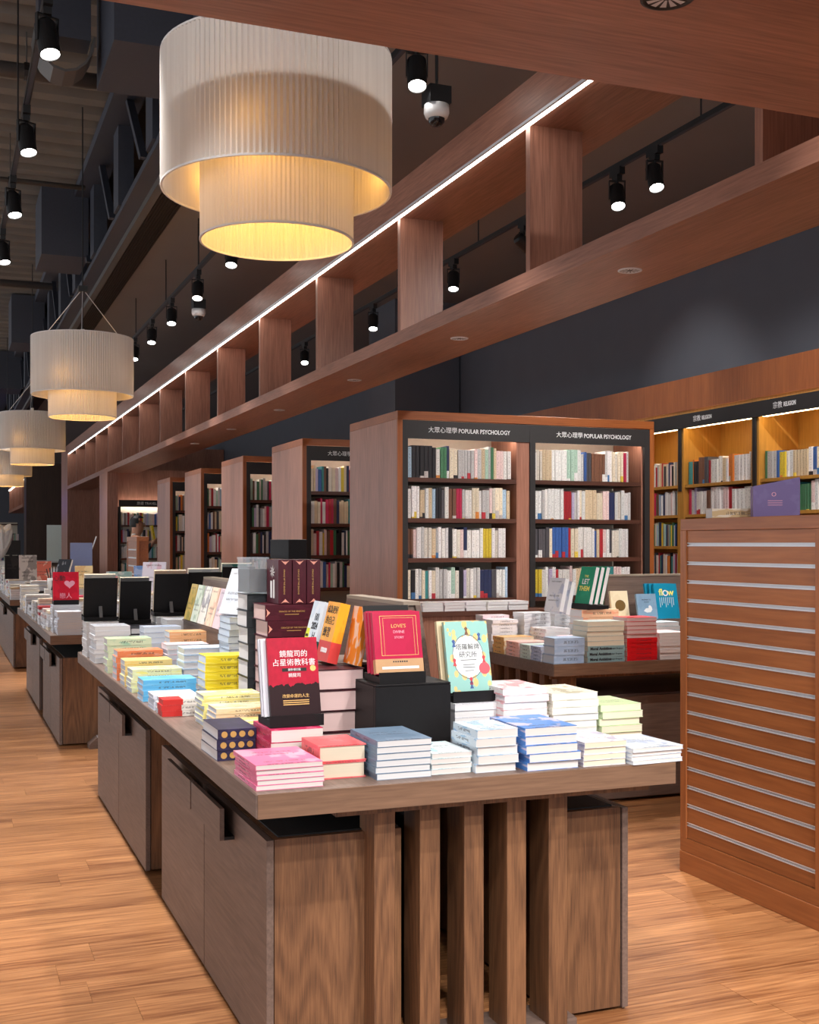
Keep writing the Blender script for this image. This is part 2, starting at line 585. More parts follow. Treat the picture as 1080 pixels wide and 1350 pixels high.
dk = thing('duct_elbow', 'curved grey duct hood hanging under the corrugated deck beside the truss', 'duct', (0.76, 8.35, 4.75))
pts = []
for i in range(9):
    a = R(180 + i * 22.5)
    pts.append((0.20 * math.cos(a), 0.26 * math.sin(a) + 0.12))
mb = MB()
for i in range(8):
    (x0, z0), (x1, z1) = pts[i], pts[i + 1]
    mb.raw([(x0, -0.14, z0), (x1, -0.14, z1), (x1, 0.14, z1), (x0, 0.14, z0), (x0 * .93, -0.14, z0 * .93 + .008), (x1 * .93, -0.14, z1 * .93 + .008), (x1 * .93, 0.14, z1 * .93 + .008), (x0 * .93, 0.14, z0 * .93 + .008)],
           [(0, 3, 2, 1), (4, 5, 6, 7), (0, 1, 5, 4), (2, 3, 7, 6)])
mb.obj('hood', M['conduit'], dk)
MB().box(-0.17, 0.17, -0.12, 0.12, 0.1, 0.62).obj('duct_body', M['darksteel'], dk)

# ------------------------------------------------------------------ timber ladder beams
BX0, BX1 = 2.66, 3.20
lad = thing('timber_lattice_beam', 'long reddish timber double beam with upright dividers and an LED strip, above the bookcases', 'beam', (BX0, 3.0, 2.70))
MB().box(0, BX1 - BX0, 0, 25.3, 0, 0.083).obj('lower_beam', M['lam_y'], lad)
ub = MB().box(0.0, BX1 - BX0, 0, 25.3, 0.83, 1.02).obj('upper_beam', M['lam_y'], lad)
MB().box(0.012, 0.042, 0, 25.3, 0.818, 0.83).obj('led_strip', M['led'], ub)
MB().box(0.0, 0.012, 0, 25.3, 0.815, 0.83).obj('led_channel', M['steel'], ub)
pm = MB().box(0.05, 0.345, 0, 0.045, 0.083, 0.83).mesh('divider', M['lam_z'])
for i in range(14):
    o = link('divider', pm, lad)
    o.location = (0, 0.45 + i * 1.792, 0)
# recessed downlights in the lower beam
def downlight(label, loc, r=0.055):
    o = thing('downlight', label, 'ceiling light', loc, group='recessed downlights')
    MB().lathe([(r, 0.02), (r, -0.004), (r * 0.86, -0.006), (r * 0.8, 0.0)], 24).obj('bezel', M['steel'], o, smooth=True)
    MB().lathe([(0.0001, -0.0012), (r * 0.84, -0.0012), (r * 0.84, -0.0004), (0.0001, -0.0004)], 24).obj('recess', M['black'], o)
    ref = MB()
    for q in range(12):
        a0, a1 = 2 * math.pi * q / 12, 2 * math.pi * (q + 0.62) / 12
        ref.raw([(r * .22 * math.cos(a0), r * .22 * math.sin(a0), -0.0020), (r * .78 * math.cos(a0), r * .78 * math.sin(a0), -0.0026), (r * .78 * math.cos(a1), r * .78 * math.sin(a1), -0.0026), (r * .22 * math.cos(a1), r * .22 * math.sin(a1), -0.0020)], [(0, 1, 2, 3)])
    ref.obj('reflector', M['steel'], o)
    return o
for k, (yy, w) in enumerate(((4.66, 'nearest'), (6.58, 'second nearest'), (8.55, 'third nearest'), (10.72, 'fourth nearest'), (12.7, 'fifth nearest'), (14.7, 'farthest'))):
    downlight(w + ' small round downlight in the underside of the lattice beam', (2.92, yy, 2.70))

# cross beam overhead, its soffit in view
cb = thing('timber_cross_beam', 'broad reddish timber soffit crossing the top of the view', 'beam', (0, 0, 2.70))
MB().box(-1.5, 5.9, 1.75, 2.79, 0, 0.30).obj('soffit_board', M['lam_x'], cb)
MB().box(-1.5, 5.9, 2.772, 2.79, 0.30, 0.6).obj('fascia', M['lam_x'], cb)
d = downlight('large black-ringed downlight in the overhead timber soffit', (1.541, 2.30, 2.70), 0.062)
d.children[0].data.materials[0] = M['black']

# end walls of the beam
struct(MB().box(2.66, 6.3, 28.2, 29.7, 0, 3.72).obj('wall_end_walnut', M['lam_z'])).name = 'wall_lattice_end'
struct(MB().box(2.24, 4.2, 36, 37, 0, 3.8).obj('wall_far_walnut', M['wallnut_far'])).name = 'wall_far'
# block wall with shelving behind the bookcase row
struct(MB().box(2.66, 2.84, 21.1, 22.2, 0, 2.70).box(2.84, 6.3, 21.25, 22.2, 0, 2.76).obj('wall_middle', M['lam_z']))
struct(MB().box(5.4, 6.3, 14.2, 15.2, 2.3, 4.6).obj('wall_pier', M['wall']))

# ------------------------------------------------------------------ track lights
def track(label, x, y0, y1, z, rods):
    o = thing('lighting_track', label, 'light track', (x, y0, z))
    MB().box(-0.018, 0.018, 0, y1 - y0, 0, 0.034).obj('rail', M['black'], o)
    MB().box(-0.011, 0.011, 0.02, y1 - y0 - 0.02, -0.004, 0.0).obj('busbar', M['darksteel'], o)
    top = 5.40 if x < 1.5 else 4.6
    rm = MB().tube((0, 0, 0.034), (0, 0, top - z), 0.006, 6).mesh('suspension_rod', M['black'])
    for r in rods:
        c = link('suspension_rod', rm, o)
        c.location = (0, r - y0, 0)
    return o
T1 = track('lighting track above the left edge of the near table', 0.47, -2.5, 24, 4.10, [2, 5.2, 8.4, 12.2, 16, 20])
T2 = track('lighting track beside the near pendant lamp, in front of the lattice beam', 2.30, -2.5, 24, 4.10, [2, 4.9, 7.3, 9.6, 11.4, 13.2, 15.4, 18])
T3 = track('lighting track seen between the lattice beam dividers', 4.40, -2.5, 24, 4.08, [2, 5.4, 6.2, 7.9, 9.5, 11.5, 13.8, 16])

spot_data = bpy.data.lights.new('track_spot', 'SPOT')
spot_data.energy = SPOT_W
spot_data.color = SPOT_COL
spot_data.spot_size = R(62)
spot_data.spot_blend = 0.75
spot_data.shadow_soft_size = 0.05
can = MB().lathe([(0.0001, 0.185), (0.036, 0.185), (0.052, 0.165), (0.052, 0.0), (0.047, 0.0), (0.045, 0.018), (0.0001, 0.02)], 24).mesh('housing', M['black'], smooth=False)
lens = MB().lathe([(0.0001, 0.006), (0.044, 0.006), (0.044, 0.012), (0.0001, 0.012)], 20).mesh('lens', M['lens'])
adp = MB().box(-0.022, 0.022, -0.07, 0.07, 0.235, 0.285).box(-0.02, 0.02, -0.035, 0.035, 0.2, 0.24).mesh('adapter', M['black'])
yok = MB().tube((0, 0, 0.10), (0, 0, 0.24), 0.012, 8).box(-0.058, -0.052, -0.012, 0.012, 0.07, 0.2).box(0.052, 0.058, -0.012, 0.012, 0.07, 0.2).box(-0.058, 0.058, -0.012, 0.012, 0.195, 0.203).mesh('yoke', M['black'])

def spotlight(x, y, ztrack, aim, label, group, power=1.0, lit=True):
    z = ztrack - 0.285
    o = thing('track_spotlight', label, 'spotlight', (x, y, z), group=group)
    link('adapter', adp, o)
    d = Vector(aim) - Vector((x, y, z + 0.1))
    tilt = math.atan2(math.hypot(d.x, d.y), -d.z)
    az = math.atan2(d.x, -d.y) if (d.x or d.y) else 0.0
    link('yoke', yok, o).rotation_euler = (0, 0, az)
    h = link('housing', can, o)
    piv = Vector((0, 0, 0.1))
    rot = Matrix.Rotation(az, 4, 'Z') @ Matrix.Rotation(-tilt, 4, 'X')
    mat = Matrix.Translation(piv) @ rot @ Matrix.Translation(-piv)
    h.matrix_local = mat
    if lit:
        link('lens', lens, h)
        ld = spot_data
        if power != 1.0:
            ld = spot_data.copy()
            ld.energy = SPOT_W * power
        l = link('spot_beam', ld, h)
        l.location = (0, 0, -0.004)
    return o

POSN = ['nearest', 'second nearest', 'third nearest', 'fourth nearest', 'fifth nearest', 'sixth nearest', 'seventh nearest', 'eighth nearest', 'ninth nearest', 'tenth nearest', 'eleventh nearest']
for i, (yy, ax) in enumerate(((6.0, 0.9), (7.55, 0.9), (9.02, 0.9), (10.56, 0.9), (13.2, 0.9), (15.6, 0.9), (18.4, 0.9), (21.4, 0.9), (24.0, 0.9))):  # farthest ones here added to brighten the dim far end
    spotlight(0.47, yy, 4.10, (ax, yy - 0.9, 0.8), POSN[i] + ' black spotlight on the left lighting track', 'spotlights on the left track')
for i, (yy, ax) in enumerate(((5.73, 1.9), (9.98, 1.8), (11.44, 1.9), (12.85, 2.0), (14.15, 1.9), (15.5, 1.9), (18.6, 1.7), (21.8, 1.7))):  # the farthest here likewise put in to light the far tables
    spotlight(2.30, yy, 4.10, (ax, yy - 1.2, 0.8), POSN[i] + ' black spotlight on the track in front of the lattice beam', 'spotlights on the middle track')
for i, (yy, ax, ay) in enumerate(((6.72, 4.2, 5.6), (7.19, 4.0, 6.0), (10.05, 4.0, 9.2), (12.25, 4.0, 11.2), (14.9, 4.0, 13.5))):
    spotlight(4.40, yy, 4.08, (ax, ay, 1.2), POSN[i] + ' black spotlight seen between the lattice dividers', 'spotlights behind the lattice beam')
spotlight(4.40, 8.62, 4.08, (6.2, 8.9, 2.6), 'black spotlight beside the large lattice divider, turned to the right wall', 'spotlights behind the lattice beam', 0.2)
# tracks go on over and behind the viewer; several unseen spots added for brightness
OVER = [(0.47, 4.55, (0.75, 5.3, 0.8), 0.7), (0.47, 3.75, (0.95, 3.9, 0.8), 0.45), (0.47, 2.9, (0.1, 3.4, 0.0), 0.5), (0.47, 0.95, (1.1, 3.1, 0.75), 0.9), (0.47, -0.5, (1.3, 3.1, 0.8), 0.8), (0.47, -1.8, (0.8, 3.5, 1.6), 1.0),
        (2.30, 4.1, (1.75, 3.6, 0.8), 0.30), (2.30, 2.6, (2.6, 3.1, 0.0), 0.5), (2.30, 0.95, (1.6, 3.1, 0.75), 0.62), (2.30, -0.6, (1.9, 3.2, 0.8), 0.6), (2.30, -1.9, (2.4, 3.5, 1.6), 1.0),
        (4.40, 5.3, (4.0, 7.03, 1.7), 0.55), (4.40, 4.4, (3.2, 7.03, 1.7), 0.55), (4.40, 3.6, (3.5, 5.8, 0.9), 0.6), (4.40, 5.0, (5.9, 7.0, 2.0), 1.0), (2.30, 0.2, (3.05, 4.0, 0.9), 1.0)]  # among these, unseen spots added to brighten bookcase and wall shelving
cnt = {}
for (xx, yy, aim, pw) in OVER:
    tn = {0.47: 'left', 2.30: 'middle', 4.40: 'right'}[xx]
    cnt[tn] = cnt.get(tn, 0) + 1
    spotlight(xx, yy, 4.08 if xx > 4 else 4.10, aim, f'{nth(cnt[tn])} unseen black spotlight on the {tn} track nearer than those in view', 'spotlights overhead', pw)

# dome cameras
def dome_camera(label, x, y):
    o = thing('dome_camera', label, 'security camera', (x, y, 3.66))
    MB().box(-0.06, 0.06, -0.06, 0.06, 0.10, 0.19).obj('junction_box', M['black'], o)
    MB().tube((0, 0, 0.19), (0, 0, 0.94), 0.008, 6).obj('drop_rod', M['black'], o)
    MB().lathe([(0.0001, 0.10), (0.066, 0.10), (0.068, 0.06), (0.058, 0.035), (0.044, 0.03)], 24).obj('housing', M['white'], o, smooth=True)
    MB().lathe([(0.044, 0.034), (0.042, 0.012), (0.028, -0.006), (0.0001, -0.012)], 20).obj('dome', M['glass_dome'], o, smooth=True)
dome_camera('nearer white dome camera hanging beside the large pendant lamp', 2.42, 5.75)
dome_camera('farther white dome camera hanging below the middle track', 2.34, 11.6)

# ------------------------------------------------------------------ pendant lamps
def pleated(rad, z0, z1, n=150, amp=0.006):
    mb = MB()
    m = 2 * n
    rows = 5
    for j in range(rows):
        z = z0 + (z1 - z0) * j / (rows - 1)
        for k in range(m):
            t = 2 * math.pi * k / m
            r = rad + (amp if k % 2 else 0)
            mb.v.append((r * math.cos(t), r * math.sin(t), z))
    for j in range(rows - 1):
        for k in range(m):
            a = j * m + k
            b = j * m + (k + 1) % m
            mb.f.append((a, b, b + m, a + m)); mb.m.append(0)
    return mb

def ring(r, z, tr=0.004):
    mb = MB()
    return mb.lathe([(r + tr, z - tr), (r + tr, z + tr), (r - tr, z + tr), (r - tr, z - tr), (r + tr, z - tr)], 64)

def pendant(label, loc, energy):
    o = thing('pendant_lamp', label, 'lamp', loc, group='two-tier pleated pendant lamps')
    outer = pleated(0.443, 0.20, 0.715, 130, 0.010).obj('outer_shade', M['shade'], o)
    ring(0.448, 0.20).obj('rim', M['paper'], outer)
    ring(0.448, 0.715).obj('rim', M['paper'], outer)
    inner = pleated(0.296, 0.0, 0.66, 110, 0.005).obj('inner_shade', M['shade'], o)
    ring(0.299, 0.0).obj('rim', M['paper'], inner)
    fr = MB()
    for k in range(3):
        a = 2 * math.pi * k / 3 + 0.4
        fr.tube((0, 0, 0.71), (0.445 * math.cos(a), 0.445 * math.sin(a), 0.71), 0.006, 6)
    fr.tube((0, 0, 0.30), (0, 0, 0.80), 0.02, 10)
    fr.obj('frame_spider', M['white'], o)
    for k in range(3):
        a = 2 * math.pi * k / 3 + 0.4
        MB().tube((0.44 * math.cos(a), 0.44 * math.sin(a), 0.715), (0, 0, 1.17), 0.0035, 6).obj('suspension_wire', M['steel'], o)
    MB().tube((0, 0, 0.78), (0, 0, 5.42 - loc[2]), 0.006, 6).obj('cord', M['black'], o)
    MB().box(-0.04, 0.04, -0.04, 0.04, 1.14, 1.19).obj('hub', M['black'], o)
    MB().lathe([(0.0001, 0.27), (0.03, 0.28), (0.05, 0.32), (0.045, 0.37), (0.018, 0.41), (0.0001, 0.41)], 16).obj('bulb', M['bulb'], o, smooth=True)
    for (dz, e, rr) in ((0.2, energy * 0.26, 0.05), ):
        ld = bpy.data.lights.new('pendant_glow', 'POINT')
        ld.energy = e
        ld.color = PENDANT_COL
        ld.shadow_soft_size = rr
        l = link('pendant_glow', ld, o)
        l.location = (0, 0, dz)
    for k in range(3):
        a = 2 * math.pi * k / 3
        ld = bpy.data.lights.new('pendant_side_glow', 'POINT')  # bulbless lights added to warm the gap between the shades
        ld.energy = energy * 0.03
        ld.color = PENDANT_COL
        ld.shadow_soft_size = 0.06
        l = link('pendant_side_glow', ld, o)
        l.location = (0.37 * math.cos(a), 0.37 * math.sin(a), 0.34)
    return o
M['bulb'] = plain('lit_bulb', srgb(255, 240, 200), 0.3, emit=(1, 0.7, 0.3, 1), estr=6)
pendant('large nearest two-tier pleated cream pendant lamp hanging over the near table', (1.225, 4.53, 2.64), 26)
pendant('second pleated cream pendant lamp, hanging on visible wires in mid distance', (1.18, 11.1, 2.60), 24)
pendant('third pleated cream pendant lamp, half hidden behind the second one', (1.18, 17.6, 2.58), 24)
pendant('fourth, small far pleated pendant lamp at the left edge', (1.15, 24.0, 2.56), 24)

# ------------------------------------------------------------------ display tables and storage cabinets
TH = 0.80
def cabinet(label, x, y0, y1, zt=0.63, depth=0.40, flip=1, group=None, gloss=False):
    """Floor cabinet with two doors on its outer side (facing -X when flip is 1)."""
    L = y1 - y0
    o = thing('storage_cabinet', label, 'cabinet', (x, y0, 0), group=group)
    s = flip
    def bx(a, b, *r):
        return MB().box(min(s * a, s * b), max(s * a, s * b), *r)
    bx(0.024, depth, 0.006, L - 0.006, 0.012, zt).obj('body', M['oak_warm'], o)
    bx(0.04, depth, 0.03, L - 0.03, zt, zt + 0.004).obj('top_panel', M['dark_in'], o)
    h = L / 2
    for k in range(2):
        a, b = k * h + (0.0 if k == 0 else 0.004), (k + 1) * h - (0.004 if k == 0 else 0.0)
        d = bx(0.0, 0.02, a, b, 0.01, zt).obj('door', M['oak_y'], o)
        ha, hb = (b - 0.45, b - 0.006) if k == 0 else (a + 0.006, a + 0.45)
        if L < 1.2: ha, hb = (b - 0.25, b - 0.006) if k == 0 else (a + 0.006, a + 0.25)
        bx(-0.046, -0.032, ha, hb, zt - 0.085, zt + 0.012).obj('handle', M['oak_y'], d)
        bx(-0.032, 0.001, ha, hb, zt - 0.085, zt - 0.075).obj('handle_bracket', M['black'], d)
    return o

def table(label, x0, x1, y0, y1, slats='front', group=None):
    o = thing('display_table', label, 'table', (x0, y0, 0), group=group)
    W, L = x1 - x0, y1 - y0
    MB().box(0, W, 0, L, TH - 0.066, TH).obj('tabletop', M['oak_y'] if slats == 'front' else M['oak_x'], o, bevel=0.003)
    MB().box(0.004, W - 0.004, -0.004, 0.0, TH - 0.065, TH - 0.001).obj('front_edge_band', M['oak_edge'], o)
    if slats == 'front':
        MB().box(0.24, W - 0.05, 0.07, 0.12, TH - 0.094, TH - 0.066).obj('apron', M['oak_warm'], o)
        for k in range(5):
            sx = 0.362 + k * 0.137
            MB().box(sx, sx + 0.062, 0.10, 0.225, 0.004, TH - 0.066).obj('support_slat', M['oak_warm'], o, bevel=0.0015)
        MB().box(0.55, 0.59, 0.30, L - 0.1, 0.004, TH - 0.066).obj('centre_panel', M['dark_in'], o)
        MB().box(0.34, W - 0.27, 0.12, 0.26, 0.0, 0.028).obj('foot_plate', M['oak_x'], o)
    elif slats == 'left':
        for k in range(6):
            sy = 0.14 + k * 0.15
            if sy + 0.06 < L:
                MB().box(0.10, 0.22, sy, sy + 0.06, 0.004, TH - 0.066).obj('support_slat', M['oak_warm'], o)
        MB().box(0.05, W - 0.05, 0.12, 0.14, TH - 0.094, TH - 0.066).obj('apron', M['oak_warm'], o)
    return o

TX0, TX1 = 0.755, 2.04
table('large dark oak display table nearest the viewer, piled with books', TX0, TX1, 3.0, 7.37)
cabinet('two-door oak storage cabinet under the front of the near table', 0.83, 3.18, 4.86, group='cabinets under the tables')
cabinet('two-door oak storage cabinet under the back of the near table', 0.83, 5.27, 7.0, group='cabinets under the tables')
cabinet('oak storage cabinet on the right side under the near table', 1.985, 3.18, 4.86, depth=0.25, flip=-1, group='cabinets under the tables')
table('second dark oak display table behind the near one along the left aisle', 0.705, 1.99, 8.73, 12.7)
cabinet('two-door oak storage cabinet under the second table, nearer one', 0.775, 8.80, 10.3, group='cabinets under the tables')
cabinet('two-door oak storage cabinet under the second table, farther one', 0.775, 10.7, 12.4, group='cabinets under the tables')
table('third dark oak display table along the left aisle', 0.715, 2.0, 14.4, 18.8)
cabinet('oak storage cabinet under the third table', 0.76, 14.5, 18.4, group='cabinets under the tables')
table('far dark oak display table at the left edge', 0.70, 2.0, 20.4, 25.0)
cabinet('oak storage cabinet under the far table at the left edge', 0.75, 20.5, 24.5, group='cabinets under the tables')
ft = thing('foot_block', 'small wooden foot block on the floor under the second table', 'block', (0.96, 8.60, 0))
MB().prism([(0, 0), (0.36, 0), (0.36, 0.075), (0.05, 0.075), (0.0, 0.03)], 'y', 0, 0.12).obj('block_body', M['oak_x'], ft)
MB().box(0.06, 0.36, 0.0, 0.12, 0.075, 0.08).obj('block_cap', M['steel'], ft)

TBX0, TBX1, TBY0, TBY1 = 3.055, 5.2, 5.64, 6.72
table('dark oak display table between the slatted gondola and the psychology bookcase', TBX0, TBX1, TBY0, TBY1, slats='left')
tc = thing('storage_cabinet', 'dark oak storage cabinet under the right-hand display table', 'cabinet', (3.30, 5.76, 0), group='cabinets under the tables')
MB().box(0, 1.8, 0.02, 0.85, 0.01, 0.60).obj('body', M['oak_x'], tc)
for k in range(2):
    MB().box(0.01 + k * 0.9, 0.89 + k * 0.9, 0.0, 0.02, 0.02, 0.59).obj('door', M['oak_x'], tc)

# tent-shaped dividers standing on the tables
def divider_y(label, x, y0, y1, zt=1.25):
    o = thing('book_divider', label, 'divider', (x, y0, TH), group='taupe table dividers')
    h = zt - TH
    L = y1 - y0
    MB().raw([(-0.10, 0, 0), (-0.085, 0, 0), (-0.012, 0, h), (-0.03, 0, h), (-0.10, L, 0), (-0.085, L, 0), (-0.012, L, h), (-0.03, L, h)],
             [(0, 1, 2, 3), (4, 7, 6, 5), (0, 4, 5, 1), (1, 5, 6, 2), (2, 6, 7, 3), (3, 7, 4, 0)]).obj('sloping_board', M['oak_y'], o)
    MB().raw([(0.10, 0, 0), (0.085, 0, 0), (0.012, 0, h), (0.03, 0, h), (0.10, L, 0), (0.085, L, 0), (0.012, L, h), (0.03, L, h)],
             [(0, 1, 2, 3), (4, 7, 6, 5), (0, 4, 5, 1), (1, 5, 6, 2), (2, 6, 7, 3), (3, 7, 4, 0)]).obj('sloping_board', M['oak_y'], o)
    MB().box(-0.03, 0.03, 0, L, h, h + 0.012).obj('top_cap', M['taupe'], o)
    MB().raw([(-0.085, 0.012, 0), (0.085, 0.012, 0), (0.012, 0.012, h), (-0.012, 0.012, h), (-0.085, 0.03, 0), (0.085, 0.03, 0), (0.012, 0.03, h), (-0.012, 0.03, h)],
             [(0, 1, 2, 3), (4, 7, 6, 5), (0, 4, 5, 1), (1, 5, 6, 2), (2, 6, 7, 3), (3, 7, 4, 0)]).obj('end_panel', M['oak_z'], o)
    return o
M['taupe'] = plain('taupe_edge', srgb(150, 134, 118), 0.5)
divider_y('taupe tent-shaped divider behind the crimson display book', 1.42, 3.58, 4.16)
divider_y('taupe tent-shaped divider behind the leaning row of slim books', 1.42, 5.35, 6.75)
dv = thing('book_divider', 'taupe divider board on the right-hand table behind the blue display book', 'divider', (3.80, 6.32, TH))
MB().box(0, 1.3, 0, 0.03, 0, 0.45).obj('board', M['oak_x'], dv)
MB().box(0, 1.3, -0.004, 0.034, 0.45, 0.462).obj('top_cap', M['taupe'], dv)

# ------------------------------------------------------------------ books
def book_meshes(sx, sy, t, spine='L', hard=False, pages='white'):
    """closed book lying flat, corner at the origin: cover (boards and spine) and page block"""
    ct = 0.003 if hard else 0.0011
    ins = 0.004 if hard else 0.0012
    c = MB()
    c.box(0, sx, 0, sy, 0, ct)
    c.box(0, sx, 0, sy, t - ct, t)
    if spine == 'L': c.box(0, ct, 0, sy, ct, t - ct)
    elif spine == 'F': c.box(0, sx, 0, ct, ct, t - ct)
    elif spine == 'R': c.box(sx - ct, sx, 0, sy, ct, t - ct)
    else: c.box(0, sx, sy - ct, sy, ct, t - ct)
    x0, x1, y0, y1 = ins, sx - ins, ins, sy - ins
    if spine == 'L': x0 = ct
    elif spine == 'F': y0 = ct
    elif spine == 'R': x1 = sx - ct
    else: y1 = sy - ct
    p = MB().box(x0, x1, y0, y1, ct, t - ct)
    return c.mesh('cover', M['cover']), p.mesh('pages', PG[pages])

BOOKS = [0]
def set_print(o, col, ink, seed):
    o.color = col
    o['ink'] = [ink[0], ink[1], ink[2]]
    o['print_seed'] = float(seed)
    o['print_text'] = 1.0

def put_book(name, meshes, loc, rz, col, ink, seed, label, group, parent_rot=None, cat='book'):
    cm, pm_ = meshes
    o = link(name, cm)
    o.location = loc
    o.rotation_euler = (0, 0, rz) if parent_rot is None else parent_rot
    set_print(o, col, ink, seed)
    tag(o, label, cat, group)
    link('pages', pm_, o)
    BOOKS[0] += 1
    return o

srng = random.Random(11)
def stack(desc, where, x, y, sx, sy, n, h, col, ink, spine='L', pages='white', hard=False, rz=0.0, z=TH, jit=0.004, group=None, name='paperback_book', alt=None):
    """n like books in one pile; x,y is the front left corner; h the pile's height. Returns the books, lowest first."""
    t = h / n
    ms = book_meshes(sx, sy, t * 0.985, spine, hard, pages)
    seed = srng.uniform(0, 50)
    out = []
    for k in range(n):
        top = n - 1 - k
        pos = 'topmost' if top == 0 else ('lowest' if k == 0 else nth(top + 1) + ' down')
        jx, jy = (srng.uniform(-jit, jit), srng.uniform(-jit, jit)) if k else (0, 0)
        c = col
        if alt and k in alt: c = alt[k]
        out.append(put_book(name, ms, (x + jx, y + jy, z + k * t), rz + srng.uniform(-0.012, 0.012), c, ink, seed,
                            f'{desc}, {pos} in pile {where}', group or 'piled books'))
    return out

W_ = srgb(238, 236, 234)
# ---- near table, front row from left to right
G1 = 'books piled along the front of the near table'
s1 = stack('pink paperback', 'at the front left table corner', 0.765, 3.04, 0.185, 0.25, 5, 0.068, srgb(244, 130, 170), srgb(250, 200, 215), 'L', 'ivory', group=G1)
s2 = stack('coral red hardback', 'beside the pink paperbacks', 0.960, 3.12, 0.138, 0.17, 2, 0.092, srgb(232, 96, 100), srgb(240, 130, 130), 'L', 'cream', True, group=G1)
s3 = stack('slate blue paperback', 'in front of the black riser', 1.108, 3.055, 0.162, 0.235, 6, 0.108, srgb(112, 136, 160), srgb(130, 152, 176), 'L', 'white', group=G1)
s4 = stack('low white and teal paperback', 'right of the slate blue pile', 1.276, 3.07, 0.124, 0.19, 4, 0.060, srgb(225, 236, 238), srgb(120, 200, 210), 'L', 'ivory', group=G1)
s5 = stack('white book with light blue spine', 'left of the rainbow-cover pile', 1.404, 3.05, 0.128, 0.175, 5, 0.122, srgb(214, 226, 236), srgb(110, 170, 214), 'L', 'ivory', group=G1, jit=0.007)
s6 = stack('bright blue paperback', 'with the rainbow cover at the table front', 1.552, 3.02, 0.168, 0.24, 5, 0.123, srgb(84, 140, 214), srgb(240, 220, 230), 'L', 'ivory', group=G1, jit=0.008)
s7 = stack('white and purple paperback with cream pages', 'near the front right corner', 1.735, 3.02, 0.142, 0.21, 4, 0.071, srgb(236, 232, 238), srgb(120, 110, 160), 'L', 'cream', group=G1)
s8 = stack('pale blue paperback with yellow spine foot', 'overhanging the front right corner', 1.885, 2.99, 0.178, 0.23, 4, 0.049, srgb(222, 230, 238), srgb(150, 170, 210), 'L', 'ivory', group=G1, rz=0.05)
# second row
s9 = stack('white book with red oval cover', 'behind the bright blue pile', 1.622, 3.31, 0.155, 0.21, 9, 0.20, srgb(238, 228, 228), srgb(226, 90, 110), 'L', 'white', group=G1)
s10 = stack('cream-covered white book', 'right of the red oval pile', 1.785, 3.30, 0.165, 0.22, 8, 0.178, srgb(238, 232, 214), srgb(150, 140, 90), 'L', 'white', group=G1, jit=0.006)
s11 = stack('pale green paperback', 'behind the overhanging right corner pile', 1.955, 3.29, 0.15, 0.2, 6, 0.135, srgb(206, 226, 176), srgb(236, 240, 220), 'L', 'cream', group=G1)
s12 = stack('white paperback', 'under the tarot display book', 1.475, 3.36, 0.145, 0.2, 7, 0.153, srgb(232, 232, 238), srgb(200, 206, 224), 'L', 'white', group=G1)
s13 = stack('thick maroon book with pink pages', 'left of the black riser', 1.06, 3.50, 0.168, 0.15, 4, 0.262, srgb(58, 28, 34), srgb(90, 40, 46), 'L', 'pink', True, group=G1, name='hardback_book', jit=0.006)
s14 = stack('crimson paperback', 'under the red astrology display', 0.885, 3.33, 0.158, 0.21, 3, 0.110, srgb(206, 52, 96), srgb(236, 120, 150), 'L', 'ivory', group=G1)
s15 = stack('navy boxed set with gold circles', 'at the left table edge', 0.762, 3.50, 0.118, 0.23, 3, 0.095, srgb(48, 44, 70), srgb(66, 58, 92), 'F', 'white', group=G1, name='boxed_book')
# gold circles on the navy boxes
disc = MB().tube((0, 0, 0), (0, -0.0012, 0), 0.0095, 16).mesh('gold_circle', M['gold_print'])
for b_ in s15:
    for k in range(4):
        c = link('gold_circle', disc, b_)
        c.location = (0.02 + k * 0.027, -0.0003, 0.0155)

# ---- near table, left edge going back; spines face the viewer, page ends face the aisle
G2 = 'books piled along the left side of the near table'
stack('white and yellow paperback', 'just behind the navy boxes', 0.86, 3.80, 0.21, 0.148, 3, 0.060, srgb(240, 224, 130), W_, 'F', 'cool', group=G2)
stack('white and orange paperback', 'second behind the navy boxes', 0.86, 3.98, 0.21, 0.148, 5, 0.088, srgb(240, 214, 180), srgb(240, 160, 90), 'F', 'cool', group=G2)
stack('lemon and white paperback', 'third behind the navy boxes', 0.86, 4.18, 0.21, 0.148, 6, 0.110, srgb(244, 232, 150), srgb(250, 250, 240), 'F', 'cool', group=G2)
sr = stack('red and white paperback', 'on the left table edge', 0.765, 4.47, 0.19, 0.15, 3, 0.064, srgb(236, 232, 224), srgb(225, 225, 215), 'F', 'cool', group=G2)
redm = plain('red_print', srgb(206, 40, 36), 0.4)
for b_ in sr:
    MB().box(-0.0004, 0.075, -0.0007, 0.10, 0.0003, 0.0214).obj('red_jacket', redm, b_)
stack('white paperback', 'left of the red and white pile', 0.765, 4.66, 0.17, 0.14, 4, 0.06, srgb(226, 230, 240), srgb(190, 200, 220), 'F', 'cool', group=G2)
stack('sky blue paperback', 'on the left table edge', 0.765, 4.93, 0.22, 0.155, 4, 0.088, srgb(96, 178, 226), srgb(130, 200, 236), 'F', 'cool', group=G2)
stack('mint and yellow paperback', 'behind the sky blue pile', 0.765, 5.24, 0.215, 0.15, 5, 0.100, srgb(226, 234, 190), srgb(240, 228, 60), 'F', 'cool', group=G2)
stack('cream and yellow paperback', 'behind the mint and yellow pile', 0.768, 5.48, 0.215, 0.15, 5, 0.118, srgb(244, 220, 150), srgb(246, 200, 70), 'F', 'cool', group=G2)
stack('orange paperback', 'behind the cream and yellow pile', 0.768, 5.74, 0.215, 0.15, 5, 0.140, srgb(238, 140, 92), srgb(230, 200, 180), 'F', 'cool', group=G2)
